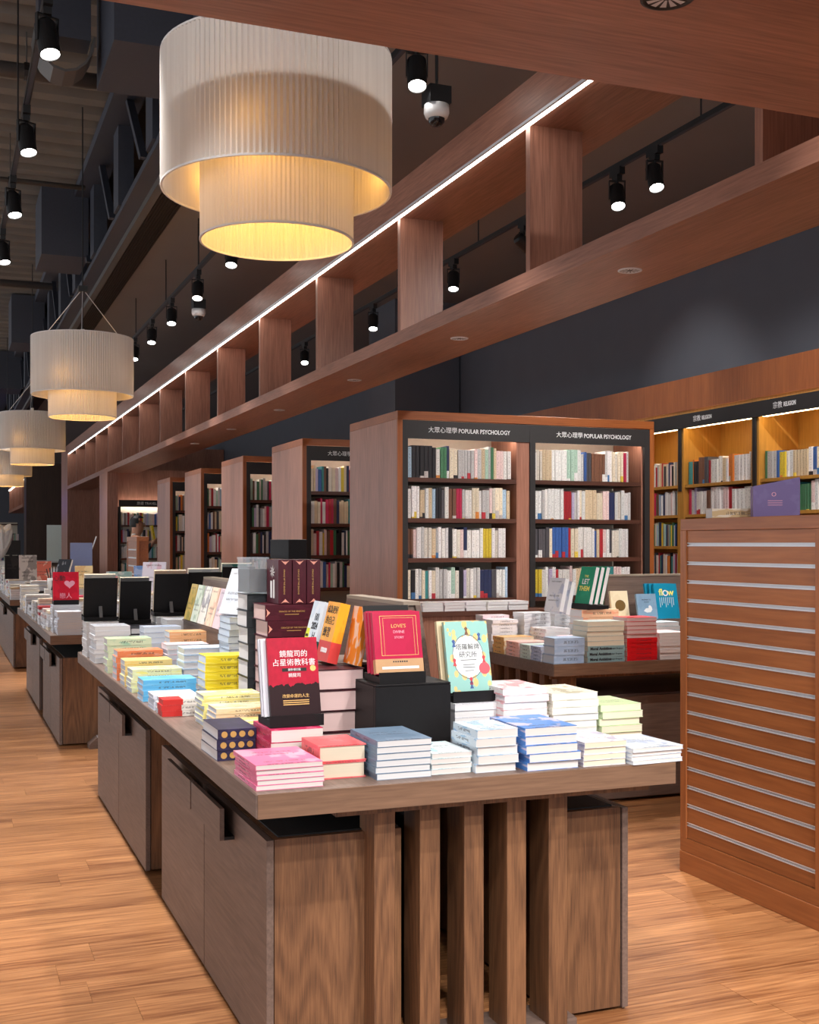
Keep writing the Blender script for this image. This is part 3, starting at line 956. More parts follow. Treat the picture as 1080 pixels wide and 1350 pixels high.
stack('white hardback with green and yellow cover', 'behind the orange pile', 0.768, 6.08, 0.22, 0.16, 5, 0.172, srgb(214, 226, 190), srgb(120, 190, 160), 'F', 'white', True, group=G2, name='hardback_book')
stack('white paperback', 'at the back left table corner', 0.768, 6.62, 0.19, 0.24, 8, 0.20, srgb(228, 230, 236), srgb(200, 210, 226), 'B', 'white', group=G2, jit=0.008)
# second column
stack('bright yellow paperback', 'in the middle of the near table', 0.985, 4.74, 0.205, 0.15, 6, 0.197, srgb(228, 206, 44), srgb(240, 224, 90), 'F', 'cool', group=G2, jit=0.006)
stack('white paperback with dark edges', 'behind the bright yellow pile', 1.14, 5.0, 0.16, 0.2, 12, 0.335, srgb(120, 126, 140), srgb(220, 225, 236), 'B', 'cool', group=G2, jit=0.006)
stack('pale blue hardback', 'left of the dark-edged tall pile', 0.995, 5.26, 0.215, 0.16, 6, 0.185, srgb(196, 216, 236), srgb(232, 236, 240), 'B', 'white', True, group=G2, name='hardback_book')
stack('white and pink paperback', 'behind the pale blue hardbacks', 0.995, 5.66, 0.2, 0.15, 7, 0.17, srgb(236, 222, 226), srgb(220, 150, 170), 'B', 'cool', group=G2, jit=0.006)
stack('peach-spined paperback', 'in front of the leaning slim books', 1.06, 6.0, 0.2, 0.15, 7, 0.205, srgb(240, 186, 136), srgb(244, 206, 170), 'F', 'cool', group=G2, jit=0.006)
stack('white and blue paperback', 'left of the peach-spined pile', 0.995, 6.40, 0.2, 0.15, 7, 0.205, srgb(222, 230, 244), srgb(120, 160, 220), 'B', 'cool', group=G2, jit=0.006)
stack('white hardback with black boards', 'near the back table edge', 0.975, 6.72, 0.2, 0.22, 5, 0.18, srgb(46, 46, 52), srgb(60, 60, 70), 'B', 'white', True, group=G2, name='hardback_book')
stack('white paperback', 'under the third black easel', 1.18, 6.72, 0.2, 0.22, 7, 0.22, srgb(232, 232, 236), srgb(200, 210, 226), 'B', 'white', group=G2)

# ---- display books on easels
def easel(label, loc, rz, w=0.16, h=0.2, lean=R(14), tray=0.085, strut=True, plate=True):
    """black board easel facing -Y in its own space: tray, back plate, strut"""
    o = thing('book_easel', label, 'easel', loc, rz, group='black book easels')
    MB().box(-w / 2, w / 2, -tray, 0.05, 0, 0.022).obj('tray', M['blackwood'], o, bevel=0.001)
    MB().box(-w / 2, w / 2, -tray - 0.006, -tray, 0, 0.034).obj('lip', M['blackwood'], o)
    if plate:
        p = MB().box(-w / 2, w / 2, 0, 0.006, 0, h).obj('back_plate', M['blackwood'], o)
        p.location = (0, 0.008, 0.02)
        p.rotation_euler = (-lean, 0, 0)
    if strut:
        MB().raw([(-0.009, 0.018, 0.075), (0.009, 0.018, 0.075), (0.009, 0.05, 0.02), (-0.009, 0.05, 0.02),
                  (-0.009, 0.034, 0.085), (0.009, 0.034, 0.085), (0.009, 0.068, 0.02), (-0.009, 0.068, 0.02)],
                 [(0, 1, 2, 3), (4, 7, 6, 5), (0, 4, 5, 1), (1, 5, 6, 2), (2, 6, 7, 3), (3, 7, 4, 0)]).obj('strut', M['strutgrey'], o)
    return o
M['strutgrey'] = plain('strut_grey', srgb(112, 110, 110), 0.5)

def upright(name, label, w, h, t, loc, rz, lean, col, ink, pages='white', hard=False, group=None, seed=1.0, spine='L', cover_mat=None):
    """book standing on its foot, front cover facing -Y in its own space, leaning back"""
    cm, pm_ = book_meshes(w, h, t, spine, hard, pages)
    if cover_mat:
        cm.materials[0] = cover_mat
    o = put_book(name, (cm, pm_), loc, 0, col, ink, seed, label, group)
    # lay-flat space: x width, y height, z thickness with the front cover up -> stand it up
    o.matrix_world = Matrix.Translation(Vector(loc)) @ Matrix.Rotation(rz, 4, 'Z') @ Matrix.Rotation(R(90) - lean, 4, 'X') @ Matrix.Translation(Vector((-w / 2, 0, 0)))
    return o

LEAN = R(13)
# red astrology book on its easel
ea = easel('small black easel holding the red astrology book', (0.972, 3.46, 0.911), 0.0, 0.165, 0.16)
bookx = 0.978
for k, off in enumerate((0.030, 0.015)):
    upright('display_book', ('white book directly behind the red astrology book', 'rear white book behind the red astrology book')[1 - k],
            0.158, 0.232, 0.012, (bookx - 0.012 - 0.004 * (1 - k), 3.452 - 0.018 + 0.013 * (1 - k), 0.934), 0, LEAN, srgb(214, 214, 222), srgb(240, 240, 244), group='displayed books')
m, nt, b = newmat('astrology_cover')
tcn = N(nt, 'ShaderNodeTexCoord'); sp = N(nt, 'ShaderNodeSeparateXYZ'); nt.links.new(tcn.outputs['Generated'], sp.inputs[0])
nz = N(nt, 'ShaderNodeTexNoise'); nz.inputs['Scale'].default_value = 9; nt.links.new(tcn.outputs['Generated'], nz.inputs['Vector'])
edge = mth(nt, 'ADD', sp.outputs[1], mth(nt, 'MULTIPLY', mth(nt, 'SUBTRACT', nz.outputs[0], 0.5), 0.12))
low = mth(nt, 'LESS_THAN', edge, 0.40)
red = mixc(nt, nz.outputs[0], srgb(150, 8, 38), srgb(200, 18, 56))
nt.links.new(mixc(nt, low, red, srgb(38, 8, 14)), b.inputs['Base Color']); b.inputs['Roughness'].default_value = 0.4; b.inputs['Specular IOR Level'].default_value = 0.15
M['astro'] = m
ab = upright('display_book', 'red and black astrology textbook standing on a small black easel', 0.155, 0.236, 0.014, (bookx, 3.412, 0.934), 0, LEAN, W_, W_, group='displayed books', cover_mat=M['astro'])
lettering('鏡龍司的', 0.022, M['white_print'], ab, (0.08, 0.186, 0.0145))
lettering('占星術教科書', 0.0225, M['white_print'], ab, (0.08, 0.160, 0.0145))
MB().box(0.042, 0.118, 0.134, 0.144, 0.014, 0.0144).obj('title_bar', M['dark_in'], ab)
lettering('最新增訂版', 0.008, M['white_print'], ab, (0.08, 0.139, 0.0148))
lettering('鏡龍司', 0.013, M['white_print'], ab, (0.08, 0.122, 0.0145))
lettering('改變命運的人生', 0.012, M['gold_print'], ab, (0.08, 0.06, 0.0145))
for k in range(3):
    MB().box(0.04, 0.12, 0.034 + k * 0.006, 0.0365 + k * 0.006, 0.014, 0.0143).obj('caption_line', M['gold_print'], ab)
MB().tube((0.138, 0.142, 0.0138), (0.138, 0.142, 0.0146), 0.009, 20).obj('gold_seal', M['gold_print'], ab)

# black riser with the crimson book
rs = thing('display_riser', 'black stained wooden riser block under the crimson display book', 'riser', (1.20, 3.32, TH))
MB().box(0, 0.245, 0, 0.018, 0, 0.222).obj('front_panel', M['blackwood'], rs, bevel=0.002)
MB().box(0, 0.018, 0.018, 0.19, 0, 0.222).obj('side_panel', M['blackwood'], rs)
MB().box(0.227, 0.245, 0.018, 0.19, 0, 0.222).obj('side_panel', M['blackwood'], rs)
MB().box(0, 0.245, 0, 0.19, 0.222, 0.228).obj('top_panel', M['blackwood'], rs, bevel=0.002)
easel('black easel on the riser holding the crimson gilt-framed books', (1.295, 3.43, 1.028), 0.0, 0.15, 0.215)
cr_group = 'displayed books'
for k in range(3):
    lab = ('crimson gilt-framed book facing front on the black riser', 'second crimson book behind the gilt-framed front copy', 'rearmost crimson book leaning on the riser easel')[k]
    bk = upright('display_book', lab, 0.155, 0.190, 0.022, (1.292 - 0.002 * k, 3.362 + 0.0235 * k + 0.012, 1.052), 0, R(12), srgb(188, 10, 66), srgb(178, 10, 60), 'pink', True, group=cr_group, seed=3.3)
    if k == 0:
        cb_ = bk
lettering("LOVE'S", 0.016, M['gold_print'], cb_, (0.082, 0.145, 0.0225))
lettering('DIVINE', 0.012, M['pink_print'], cb_, (0.082, 0.127, 0.0225))
lettering('STORY', 0.010, M['pink_print'], cb_, (0.082, 0.110, 0.0225))
fr = MB()
for (x0, x1, y0, y1) in ((0.022, 0.142, 0.176, 0.1775), (0.022, 0.142, 0.055, 0.0565), (0.022, 0.0235, 0.055, 0.1775), (0.1405, 0.142, 0.055, 0.1775), (0.032, 0.132, 0.170, 0.171), (0.032, 0.033, 0.055, 0.171), (0.131, 0.132, 0.055, 0.171)):
    fr.box(x0, x1, y0, y1, 0.022, 0.0224)
fr.obj('gilt_frame', M['gold_print'], cb_)
MB().box(-0.0003, 0.1553, 0.002, 0.045, 0.0, 0.0226).obj('paper_band', plain('kraft_band', srgb(196, 150, 104), 0.5), cb_)
lettering('■ ■ ■ ■ ■ ■ ■', 0.006, M['dark_print'], cb_, (0.08, 0.036, 0.0229))
MB().box(0.02, 0.14, 0.014, 0.022, 0.0226, 0.0229).obj('band_strip', M['paper'], cb_)

# tarot book
easel('small black easel holding the pale green tarot book', (1.552, 3.47, 0.954), 0.0, 0.145, 0.16)
m, nt, b = newmat('tarot_cover')
tcn = N(nt, 'ShaderNodeTexCoord'); sp = N(nt, 'ShaderNodeSeparateXYZ'); nt.links.new(tcn.outputs['Generated'], sp.inputs[0])
dx = mth(nt, 'MULTIPLY', mth(nt, 'SUBTRACT', sp.outputs[0], 0.5), 1.0); dy = mth(nt, 'MULTIPLY', mth(nt, 'SUBTRACT', sp.outputs[1], 0.5), 1.15)
rad = mth(nt, 'SQRT', mth(nt, 'ADD', mth(nt, 'MULTIPLY', dx, dx), mth(nt, 'MULTIPLY', dy, dy)))
inside = mth(nt, 'LESS_THAN', rad, 0.36)
line = mth(nt, 'MULTIPLY', inside, mth(nt, 'GREATER_THAN', rad, 0.348))
vor = N(nt, 'ShaderNodeTexVoronoi'); vor.inputs['Scale'].default_value = 6; nt.links.new(tcn.outputs['Generated'], vor.inputs['Vector'])
fl = mth(nt, 'MULTIPLY', mth(nt, 'LESS_THAN', vor.outputs['Distance'], 0.36), mth(nt, 'GREATER_THAN', rad, 0.33))
c1 = mixc(nt, inside, srgb(150, 200, 190), srgb(238, 240, 238))
c2 = mixc(nt, fl, c1, srgb(232, 200, 130))
nt.links.new(mixc(nt, line, c2, srgb(70, 66, 80)), b.inputs['Base Color']); b.inputs['Roughness'].default_value = 0.35
M['tarot'] = m
upright('display_book', 'cream copy directly behind the pale green tarot book', 0.150, 0.226, 0.016, (1.545, 3.46, 0.978), 0, LEAN, srgb(226, 206, 170), srgb(200, 160, 100), group='displayed books')
tb = upright('display_book', 'pale green tarot book with white oval and figures on an easel', 0.150, 0.226, 0.016, (1.555, 3.425, 0.978), 0, LEAN, W_, W_, 'cream', group='displayed books', cover_mat=M['tarot'])
lettering('塔羅解牌', 0.021, M['dark_print'], tb, (0.075, 0.143, 0.0163))
lettering('研究所', 0.021, M['dark_print'], tb, (0.075, 0.118, 0.0163))
for k, (yy, ww) in enumerate(((0.101, 0.055), (0.086, 0.04), (0.078, 0.042), (0.067, 0.03))):
    MB().box(0.075 - ww / 2, 0.075 + ww / 2, yy, yy + 0.002, 0.016, 0.0163).obj('caption_line', M['dark_print'], tb)
coral = plain('coral_seal', srgb(226, 90, 100), 0.4)
MB().tube((0.128, 0.074, 0.0158), (0.128, 0.074, 0.0166), 0.019, 24).obj('coral_seal', coral, tb)
rp = plain('figure_red', srgb(200, 60, 70), 0.5); bp_ = plain('figure_blue', srgb(60, 90, 150), 0.5); br = plain('figure_brown', srgb(120, 80, 50), 0.5)
for (fx, fy, mm) in ((0.075, 0.195, br), (0.118, 0.175, bp_), (0.028, 0.155, bp_), (0.026, 0.095, rp), (0.128, 0.102, rp), (0.078, 0.034, rp), (0.078, 0.022, bp_)):
    MB().prism([(fx - .006, fy - .011), (fx + .007, fy - .011), (fx + .003, fy), (fx + .006, fy + .009), (fx, fy + .014), (fx - .006, fy + .008), (fx - .002, fy)], 'z', 0.0158, 0.0164).obj('printed_figure', mm, tb)

# small bright books leaning on the divider, on top of the thick maroon pile
def leaning_y(name, label, x, y, z, ln, h, t, lean, col, ink, pages='white', group=None, seed=2.0, cover_mat=None, rz=0.0):
    """book whose front cover faces -X (the left aisle), leaning to +X"""
    return upright(name, label, ln, h, t, (x, y, z), R(-90) + rz, lean, col, ink, pages, False, group, seed, 'R', cover_mat)
bb = leaning_y('display_book', 'white and green numbered paperback leaning above the thick maroon books', 1.145, 3.81, 1.064, 0.13, 0.195, 0.02, R(16), srgb(226, 232, 240), srgb(200, 214, 230), group='leaning books')
MB().box(-0.0005, 0.1305, 0.0, 0.062, -0.0004, 0.0204).obj('green_band', plain('pine_band', srgb(34, 92, 84), 0.5), bb)
lettering('101', 0.034, M['dark_print'], bb, (0.078, 0.140, 0.0204), bold=0.001)
lettering('2024', 0.032, M['dark_print'], bb, (0.075, 0.110, 0.0204), bold=0.001)
lettering('1-1', 0.024, M['dark_print'], bb, (0.088, 0.080, 0.0204), bold=0.001)
MB().prism([(0.005, .05), (0.035, .05), (0.04, .075), (0.035, .10), (0.005, .10), (0.0, .075)], 'z', 0.02, 0.0206).obj('yellow_flash', plain('flash_yellow', srgb(226, 230, 40), 0.5), bb)
lettering('加值版', 0.010, M['dark_print'], bb, (0.02, 0.075, 0.0209))
ob_ = leaning_y('display_book', 'orange paperback with red band leaning above the thick maroon books', 1.17, 3.665, 1.064, 0.125, 0.195, 0.034, R(14), srgb(246, 172, 46), srgb(240, 150, 40), group='leaning books')
MB().box(-0.0005, 0.1255, 0.0, 0.066, -0.0004, 0.0344).obj('red_band', plain('vermilion_band', srgb(214, 58, 54), 0.5), ob_)
lettering('成為更好', 0.027, M['dark_print'], ob_, (0.064, 0.168, 0.0344))
lettering('的自己', 0.030, M['dark_print'], ob_, (0.06, 0.132, 0.0344))
lettering('練習', 0.036, M['dark_print'], ob_, (0.05, 0.093, 0.0344))
lettering('100000', 0.022, M['white_print'], ob_, (0.064, 0.035, 0.0346), bold=0.0008)
leaning_y('display_book', 'narrow orange paperback nearest the crimson book easel', 1.225, 3.575, 1.064, 0.11, 0.185, 0.025, R(12), srgb(240, 140, 50), srgb(236, 236, 230), group='leaning books', seed=9)
up = MB().box(1.06, 1.30, 3.66, 3.95, TH, 1.06)
rs2 = thing('display_riser', 'dark riser block behind the thick maroon book pile', 'riser', (1.06, 3.66, TH))
MB().box(0, 0.25, 0, 0.27, 0, 0.255).obj('riser_body', M['blackwood'], rs2)
MB().box(0, 0.25, 0, 0.27, 0.255, 0.263).obj('riser_top', M['oak_x'], rs2)

# maroon boxed sets
G3 = 'maroon boxed sets'
mar = srgb(74, 22, 34)
m7 = stack('maroon boxed set lying flat', 'behind the red astrology book', 1.115, 4.28, 0.205, 0.19, 7, 0.424, mar, srgb(90, 30, 44), 'F', 'pink', True, group=G3, name='boxed_book', jit=0.005)
orn = MB().prism([(0, -0.016), (0.008, -0.008), (0.016, 0), (0.008, 0.008), (0, 0.016), (0.004, 0.006), (0.004, -0.006)], 'y', -0.001, 0.0).mesh('ornament', plain('rose_gold_print', srgb(236, 160, 140), 0.4))
for b_ in m7[-3:]:
    for (xx, ss) in ((0.003, 1), (0.202, -1)):
        c = link('ornament', orn, b_); c.location = (xx, -0.0002, 0.03); c.scale = (ss, 1, 1)
    lettering('ORACLE OF THE SEASONS', 0.0085, M['gold_print'], b_, (0.103, -0.0008, 0.034), (R(90), 0, 0))
    MB().box(0.075, 0.13, -0.0008, 0, 0.022, 0.024).obj('caption_line', M['gold_print'], b_)
for k in range(3):
    w = 0.0525
    o = thing('boxed_book', ('left', 'middle', 'right')[k] + ' maroon boxed set standing upright on the maroon pile', 'book', (1.165 + k * 0.0555, 4.29, 1.2245), group=G3)
    bx_ = MB().box(0, w, 0, 0.17, 0, 0.166).obj('slipcase', M['cover'], o, bevel=0.001)
    set_print(bx_, mar, srgb(84, 26, 40), 5.0)
    MB().box(0.002, w - 0.002, 0.002, 0.168, 0.166, 0.1665).obj('top_edge', M['dark_in'], o)
    for (zz, rr) in ((0.003, 0.0), (0.163, math.pi)):
        c = link('ornament', orn, bx_); c.location = (w / 2, -0.0002, zz); c.rotation_euler = (0, R(-90) + rr, 0)
    lettering('ORACLE OF THE SEASONS', 0.008, M['gold_print'], bx_, (w / 2 - 0.004, -0.0008, 0.083), (R(90), R(90), 0))
    if k == 0:
        fg = MB()
        for q in range(8):
            a = 2 * math.pi * q / 8
            fg.raw([(-0.0006, 0.085, 0.12), (-0.0006, 0.085 + 0.04 * math.cos(a), 0.12 + 0.026 * math.sin(a)), (-0.0006, 0.085 + 0.02 * math.cos(a + .4), 0.12 + 0.013 * math.sin(a + .4))], [(0, 1, 2)])
        fg.box(-0.0008, -0.0002, 0.055, 0.075, 0.02, 0.09).box(-0.0008, -0.0002, 0.09, 0.115, 0.02, 0.085)
        fg.obj('star_print', M['paper'], bx_)
o = thing('boxed_book', 'black boxed set lying across the top of the upright maroon boxes', 'book', (1.235, 4.40, 1.392), rz=R(18), group=G3)
MB().box(0, 0.085, 0, 0.13, 0, 0.075).obj('slipcase', M['blackwood'], o, bevel=0.0015)
lettering('ORACLE', 0.016, M['white_print'], o, (0.0858, 0.05, 0.04), (R(90), R(60), R(90)))
o = thing('clear_box', 'clear plastic display box standing left of the upright maroon sets', 'box', (1.10, 4.47, 1.262), rz=R(10))
MB().box(0, 0.075, 0, 0.11, 0, 0.09).obj('card_block', M['blackwood'], o)
MB().box(-0.002, 0.077, -0.002, 0.112, 0, 0.128).obj('plastic_shell', M['clear'], o)
MB().box(-0.004, 0.079, -0.004, 0.114, 0.128, 0.136).obj('lid', M['clear'], o)
st_ = stack('dark grey boxed set', 'left of the maroon boxes', 1.10, 4.50, 0.2, 0.17, 7, 0.455, srgb(52, 56, 60), srgb(70, 74, 78), 'F', 'white', True, group=G3, name='boxed_book', jit=0.006)

# slim books leaning on the rear divider
lr = thing('display_riser', 'low wooden riser under the leaning row of slim books', 'riser', (1.25, 5.42, TH))
MB().box(0, 0.065, 0, 1.2, 0, 0.222).obj('riser_body', M['oak_y'], lr)
MB().box(-0.005, 0.065, -0.002, 1.202, 0.222, 0.23).obj('riser_top', M['oak_y'], lr)
slim = [('ochre and olive', srgb(206, 176, 100), srgb(110, 120, 70)), ('pale green', srgb(222, 230, 214), srgb(120, 150, 120)), ('white with navy figure', srgb(232, 230, 224), srgb(50, 52, 100)),
        ('peach', srgb(240, 214, 190), srgb(200, 150, 130)), ('pink and grey', srgb(232, 204, 208), srgb(150, 150, 170)), ('lilac grey', srgb(216, 214, 226), srgb(160, 190, 190))]
for k, (d_, c_, i_) in enumerate(slim):
    leaning_y('display_book', d_ + ' slim book leaning in the row along the rear divider', 1.258, 6.48 - k * 0.185, 1.031, 0.165, 0.20, 0.018, R(14), c_, i_, group='leaning books', seed=20 + 3 * k)
tall = [('white', srgb(224, 226, 234), srgb(190, 200, 214)), ('teal and white', srgb(150, 208, 216), srgb(230, 236, 240)), ('pale blue', srgb(206, 222, 240), srgb(236, 240, 246))]
for k, (d_, c_, i_) in enumerate(tall):
    leaning_y('display_book', d_ + ' tall book leaning on top of the dark-edged pile', 1.175 + k * 0.03, 5.12 - k * 0.025, 1.137, 0.15, 0.21, 0.017, R(20), c_, i_, group='leaning books', seed=40 + 3 * k, rz=R(20))

# row of black easels seen from behind at the back of the table
eas = [(0.855, 7.12, 1.002, 0.19, 'cream'), (1.055, 7.12, 0.982, 0.18, 'grey-edged'), (1.265, 7.12, 1.022, 0.20, 'peach-edged'), (1.47, 7.14, 1.03, 0.2, 'white-topped'), (1.68, 7.16, 1.06, 0.2, 'green-edged')]
ecol = [srgb(236, 228, 214), srgb(120, 120, 120), srgb(226, 190, 160), srgb(230, 228, 224), srgb(70, 130, 116)]
for k, (x, y, z, w, d_) in enumerate(eas):
    e = easel(('leftmost', 'second', 'third', 'fourth', 'rightmost')[k] + ' of the five black easels seen from behind', (x, y, z), math.pi, w, 0.235, R(12))
    upright('display_book', d_ + ' book held by the ' + ('leftmost', 'second', 'third', 'fourth', 'rightmost')[k] + ' black easel, seen from behind', w - 0.012, 0.25, 0.03, (x, y + 0.036, z + 0.023), math.pi, R(12), ecol[k], srgb(200, 200, 200), 'cream', group='displayed books', seed=60 + k)
    if k >= 3:
        sxx = x - 0.1
        stack(('white paperback', 'ivory paperback')[k - 3], 'under the ' + ('fourth', 'rightmost')[k - 3] + ' black easel', sxx, 6.98, 0.2, 0.22, 7, z - TH - 0.002, W_, srgb(210, 215, 225), 'B', 'white', group=G2)
    elif k == 2:
        stack('thick white paperback', 'at the back edge under the third easel', 1.165, 6.99, 0.2, 0.21, 7, 0.22, W_, srgb(210, 215, 225), 'B', 'white', group=G2)
    elif k == 1:
        stack('dark-covered hardback', 'at the back edge under the second easel', 0.965, 6.99, 0.19, 0.21, 5, 0.18, srgb(60, 60, 66), srgb(80, 80, 86), 'B', 'white', True, group=G2, name='hardback_book')
    else:
        stack('thick white paperback', 'at the back left corner under the first easel', 0.765, 6.99, 0.185, 0.21, 8, 0.2, W_, srgb(210, 215, 225), 'B', 'white', group=G2)

# ---- right-hand table
G4 = 'books piled on the right-hand table'
stack('tan and orange paperback', 'farthest back along the right-hand table edge', 3.07, 6.27, 0.2, 0.15, 4, 0.10, srgb(222, 176, 110), srgb(236, 150, 80), 'L', 'cream', group=G4)
stack('pink-spined paperback', 'along the left edge of the right-hand table', 3.07, 6.08, 0.2, 0.16, 4, 0.085, srgb(240, 190, 180), srgb(240, 160, 120), 'L', 'pink', group=G4)
stack('mint-spined paperback', 'along the left edge of the right-hand table', 3.07, 5.94, 0.16, 0.12, 4, 0.08, srgb(196, 214, 206), srgb(230, 230, 226), 'L', 'white', group=G4)
stack('lavender-spined paperback', 'along the left edge of the right-hand table', 3.07, 5.81, 0.16, 0.12, 4, 0.08, srgb(170, 184, 216), srgb(220, 226, 240), 'L', 'white', group=G4)
stack('powder blue boxed book', 'at the right-hand table front corner', 3.07, 5.66, 0.185, 0.135, 3, 0.14, srgb(168, 190, 218), srgb(190, 206, 228), 'F', 'cool', True, group=G4, name='boxed_book')
ma = stack('teal-spined hardback', 'at the front of the right-hand table', 3.282, 5.665, 0.235, 0.16, 3, 0.088, srgb(142, 170, 172), srgb(150, 176, 178), 'F', 'cream', group=G4, name='hardback_book')
for b_ in ma:
    lettering('Moral Ambition', 0.021, M['dark_print'], b_, (0.082, -0.0008, 0.0148), (R(90), 0, 0), bold=0.0008)
    lettering('Rutger Bregman', 0.012, M['dark_print'], b_, (0.182, -0.0008, 0.0148), (R(90), 0, 0))
stack('beige-paged hardback', 'on top of the teal-spined books', 3.282, 5.668, 0.235, 0.16, 5, 0.135, srgb(200, 204, 196), srgb(150, 176, 178), 'B', 'cream', group=G4, z=TH + 0.088, name='hardback_book', jit=0.006)
stack('bright red paperback', 'right of the teal-spined books', 3.532, 5.665, 0.195, 0.15, 5, 0.125, srgb(222, 30, 36), srgb(214, 24, 30), 'F', 'pink', group=G4)
stack('salmon-edged paperback', 'on top of the bright red books', 3.532, 5.668, 0.195, 0.15, 5, 0.115, srgb(224, 70, 76), srgb(214, 54, 60), 'B', 'pink', group=G4, z=TH + 0.125, jit=0.006)
stack('white and rose paperback', 'right of the bright red books', 3.745, 5.665, 0.19, 0.21, 8, 0.15, srgb(236, 226, 226), srgb(222, 170, 170), 'L', 'ivory', group=G4)
mid = [('white and pink paperback', 3.30, 5.92, 0.2, 0.15, 6, 0.12, (244, 208, 214), (240, 240, 240)), ('white paperback', 3.29, 6.16, 0.16, 0.2, 7, 0.15, (232, 232, 234), (220, 180, 190)),
       ('ivory paperback', 3.52, 5.92, 0.19, 0.14, 7, 0.19, (236, 226, 206), (220, 140, 120)), ('peach and orange paperback', 3.50, 6.10, 0.25, 0.16, 6, 0.262, (240, 196, 160), (236, 140, 110)),
       ('white striped paperback', 3.08, 6.46, 0.17, 0.14, 9, 0.19, (236, 232, 236), (190, 190, 200)), ('pale grey paperback', 3.28, 6.42, 0.18, 0.15, 9, 0.23, (222, 222, 226), (180, 180, 190)),
       ('cool white paperback', 3.50, 6.44, 0.18, 0.15, 10, 0.25, (230, 232, 238), (190, 200, 214)), ('light pink paperback', 3.08, 6.60, 0.18, 0.11, 10, 0.21, (244, 212, 218), (236, 236, 236)),
       ('aqua and white paperback', 3.86, 5.92, 0.19, 0.2, 8, 0.19, (214, 232, 238), (140, 200, 214))]
wh = ['behind the powder blue boxes', 'in the middle of the right-hand table', 'behind the beige-paged books', 'under the green leaning books', 'at the back left of the right-hand table', 'beside the striped pile on the right-hand table',
      'at the back middle of the right-hand table', 'at the very back of the right-hand table', 'beneath the blue display book']
for (d_, x, y, sx, sy, n, h, c_, i_), w_ in zip(mid, wh):
    stack(d_, w_, x, y, sx, sy, n, h, srgb(*c_), srgb(*i_), 'L' if sy > sx else 'F', 'white', group=G4, jit=0.007)
# leaning and displayed books there
G5 = 'displayed books on the right-hand table'
easel('black easel tray under the green leaning books', (3.61, 6.16, 1.064), R(-84), 0.16, 0.15, tray=0.10, plate=False, strut=False)
for k in range(3):
    g_ = upright('display_book', ('front', 'second', 'third')[k] + ' green paperback in the leaning trio on the right-hand table', 0.145, 0.225, 0.026, (3.55 + k * 0.034, 6.16 - k * 0.004, 1.09), R(-84), R(14), srgb(30, 150, 112), srgb(40, 160, 120), 'white', group=G5, seed=70, spine='L')
    if k == 0:
        lettering('THE', 0.022, M['yellow_print'], g_, (0.07, 0.165, 0.0265))
        lettering('LET', 0.044, M['white_print'], g_, (0.07, 0.132, 0.0265), bold=0.001)
        lettering('THEM', 0.040, M['yellow_print'], g_, (0.07, 0.090, 0.0265), bold=0.001)
for k in range(2):
    upright('display_book', ('patterned', 'plain')[k] + ' white paperback leaning left of the green trio', 0.14, 0.20, 0.03, (3.40 + k * 0.05, 6.25 + k * 0.012, 1.045 - k * 0.02), R(-78), R(14), srgb(226, 226, 232), srgb(160, 170, 200), 'white', group=G5, seed=80 + k * 7, spine='L')
cbk = upright('display_book', 'cream book with dark gold disc leaning on the right-hand divider', 0.115, 0.165, 0.018, (3.815, 6.20, 1.0), R(-6), R(14), srgb(236, 220, 186), srgb(226, 206, 170), 'cream', group=G5, seed=90)
MB().tube((0.06, 0.075, 0.0178), (0.06, 0.075, 0.0186), 0.034, 28).obj('gold_disc', plain('dark_gold', srgb(120, 90, 40), 0.4, 0.3), cbk)
stack('cream paperback', 'beneath the cream disc book', 3.75, 6.14, 0.13, 0.15, 7, 0.197, srgb(230, 220, 200), W_, 'F', 'cream', group=G4)
duck = upright('display_book', 'dusty blue book with white bird leaning beside the blue display book', 0.13, 0.155, 0.018, (3.93, 6.08, 0.995), R(-4), R(14), srgb(130, 160, 184), srgb(120, 150, 176), group=G5, seed=95)
MB().prism([(0.04, 0.05), (0.06, 0.04), (0.085, 0.042), (0.098, 0.058), (0.095, 0.075), (0.085, 0.085), (0.075, 0.08), (0.074, 0.068), (0.055, 0.066)], 'z', 0.0178, 0.0185).obj('bird_print', M['paper'], duck)
lettering('PREPARE TO', 0.011, M['dark_print'], duck, (0.065, 0.118, 0.0183)); lettering('FLOAT', 0.011, M['dark_print'], duck, (0.065, 0.104, 0.0183))
for k in range(2, -1, -1):
    fw = upright('display_book', ('front', 'second', 'third')[k] + ' bright teal-blue display book at the right-hand divider', 0.155, 0.215, 0.02, (4.075 - 0.012 * k, 6.085 + 0.03 * k, 0.995), R(-4), R(14), srgb(20, 136, 170), srgb(24, 142, 176), group=G5, seed=100)
lettering('fl  w', 0.058, M['yellow_print'], fw, (0.08, 0.160, 0.0205), bold=0.0012)
MB().lathe([(0.012, 0.0203), (0.019, 0.0203), (0.019, 0.0209), (0.012, 0.0209)], 20, 0.074, 0.157).obj('letter_ring', M['paper'], fw)
for k in range(8):
    MB().box(0.03 + k * 0.013, 0.033 + k * 0.013, 0.07 + 0.012 * (k % 3), 0.13, 0.02, 0.0204).obj('printed_ray', M['paper'], fw)

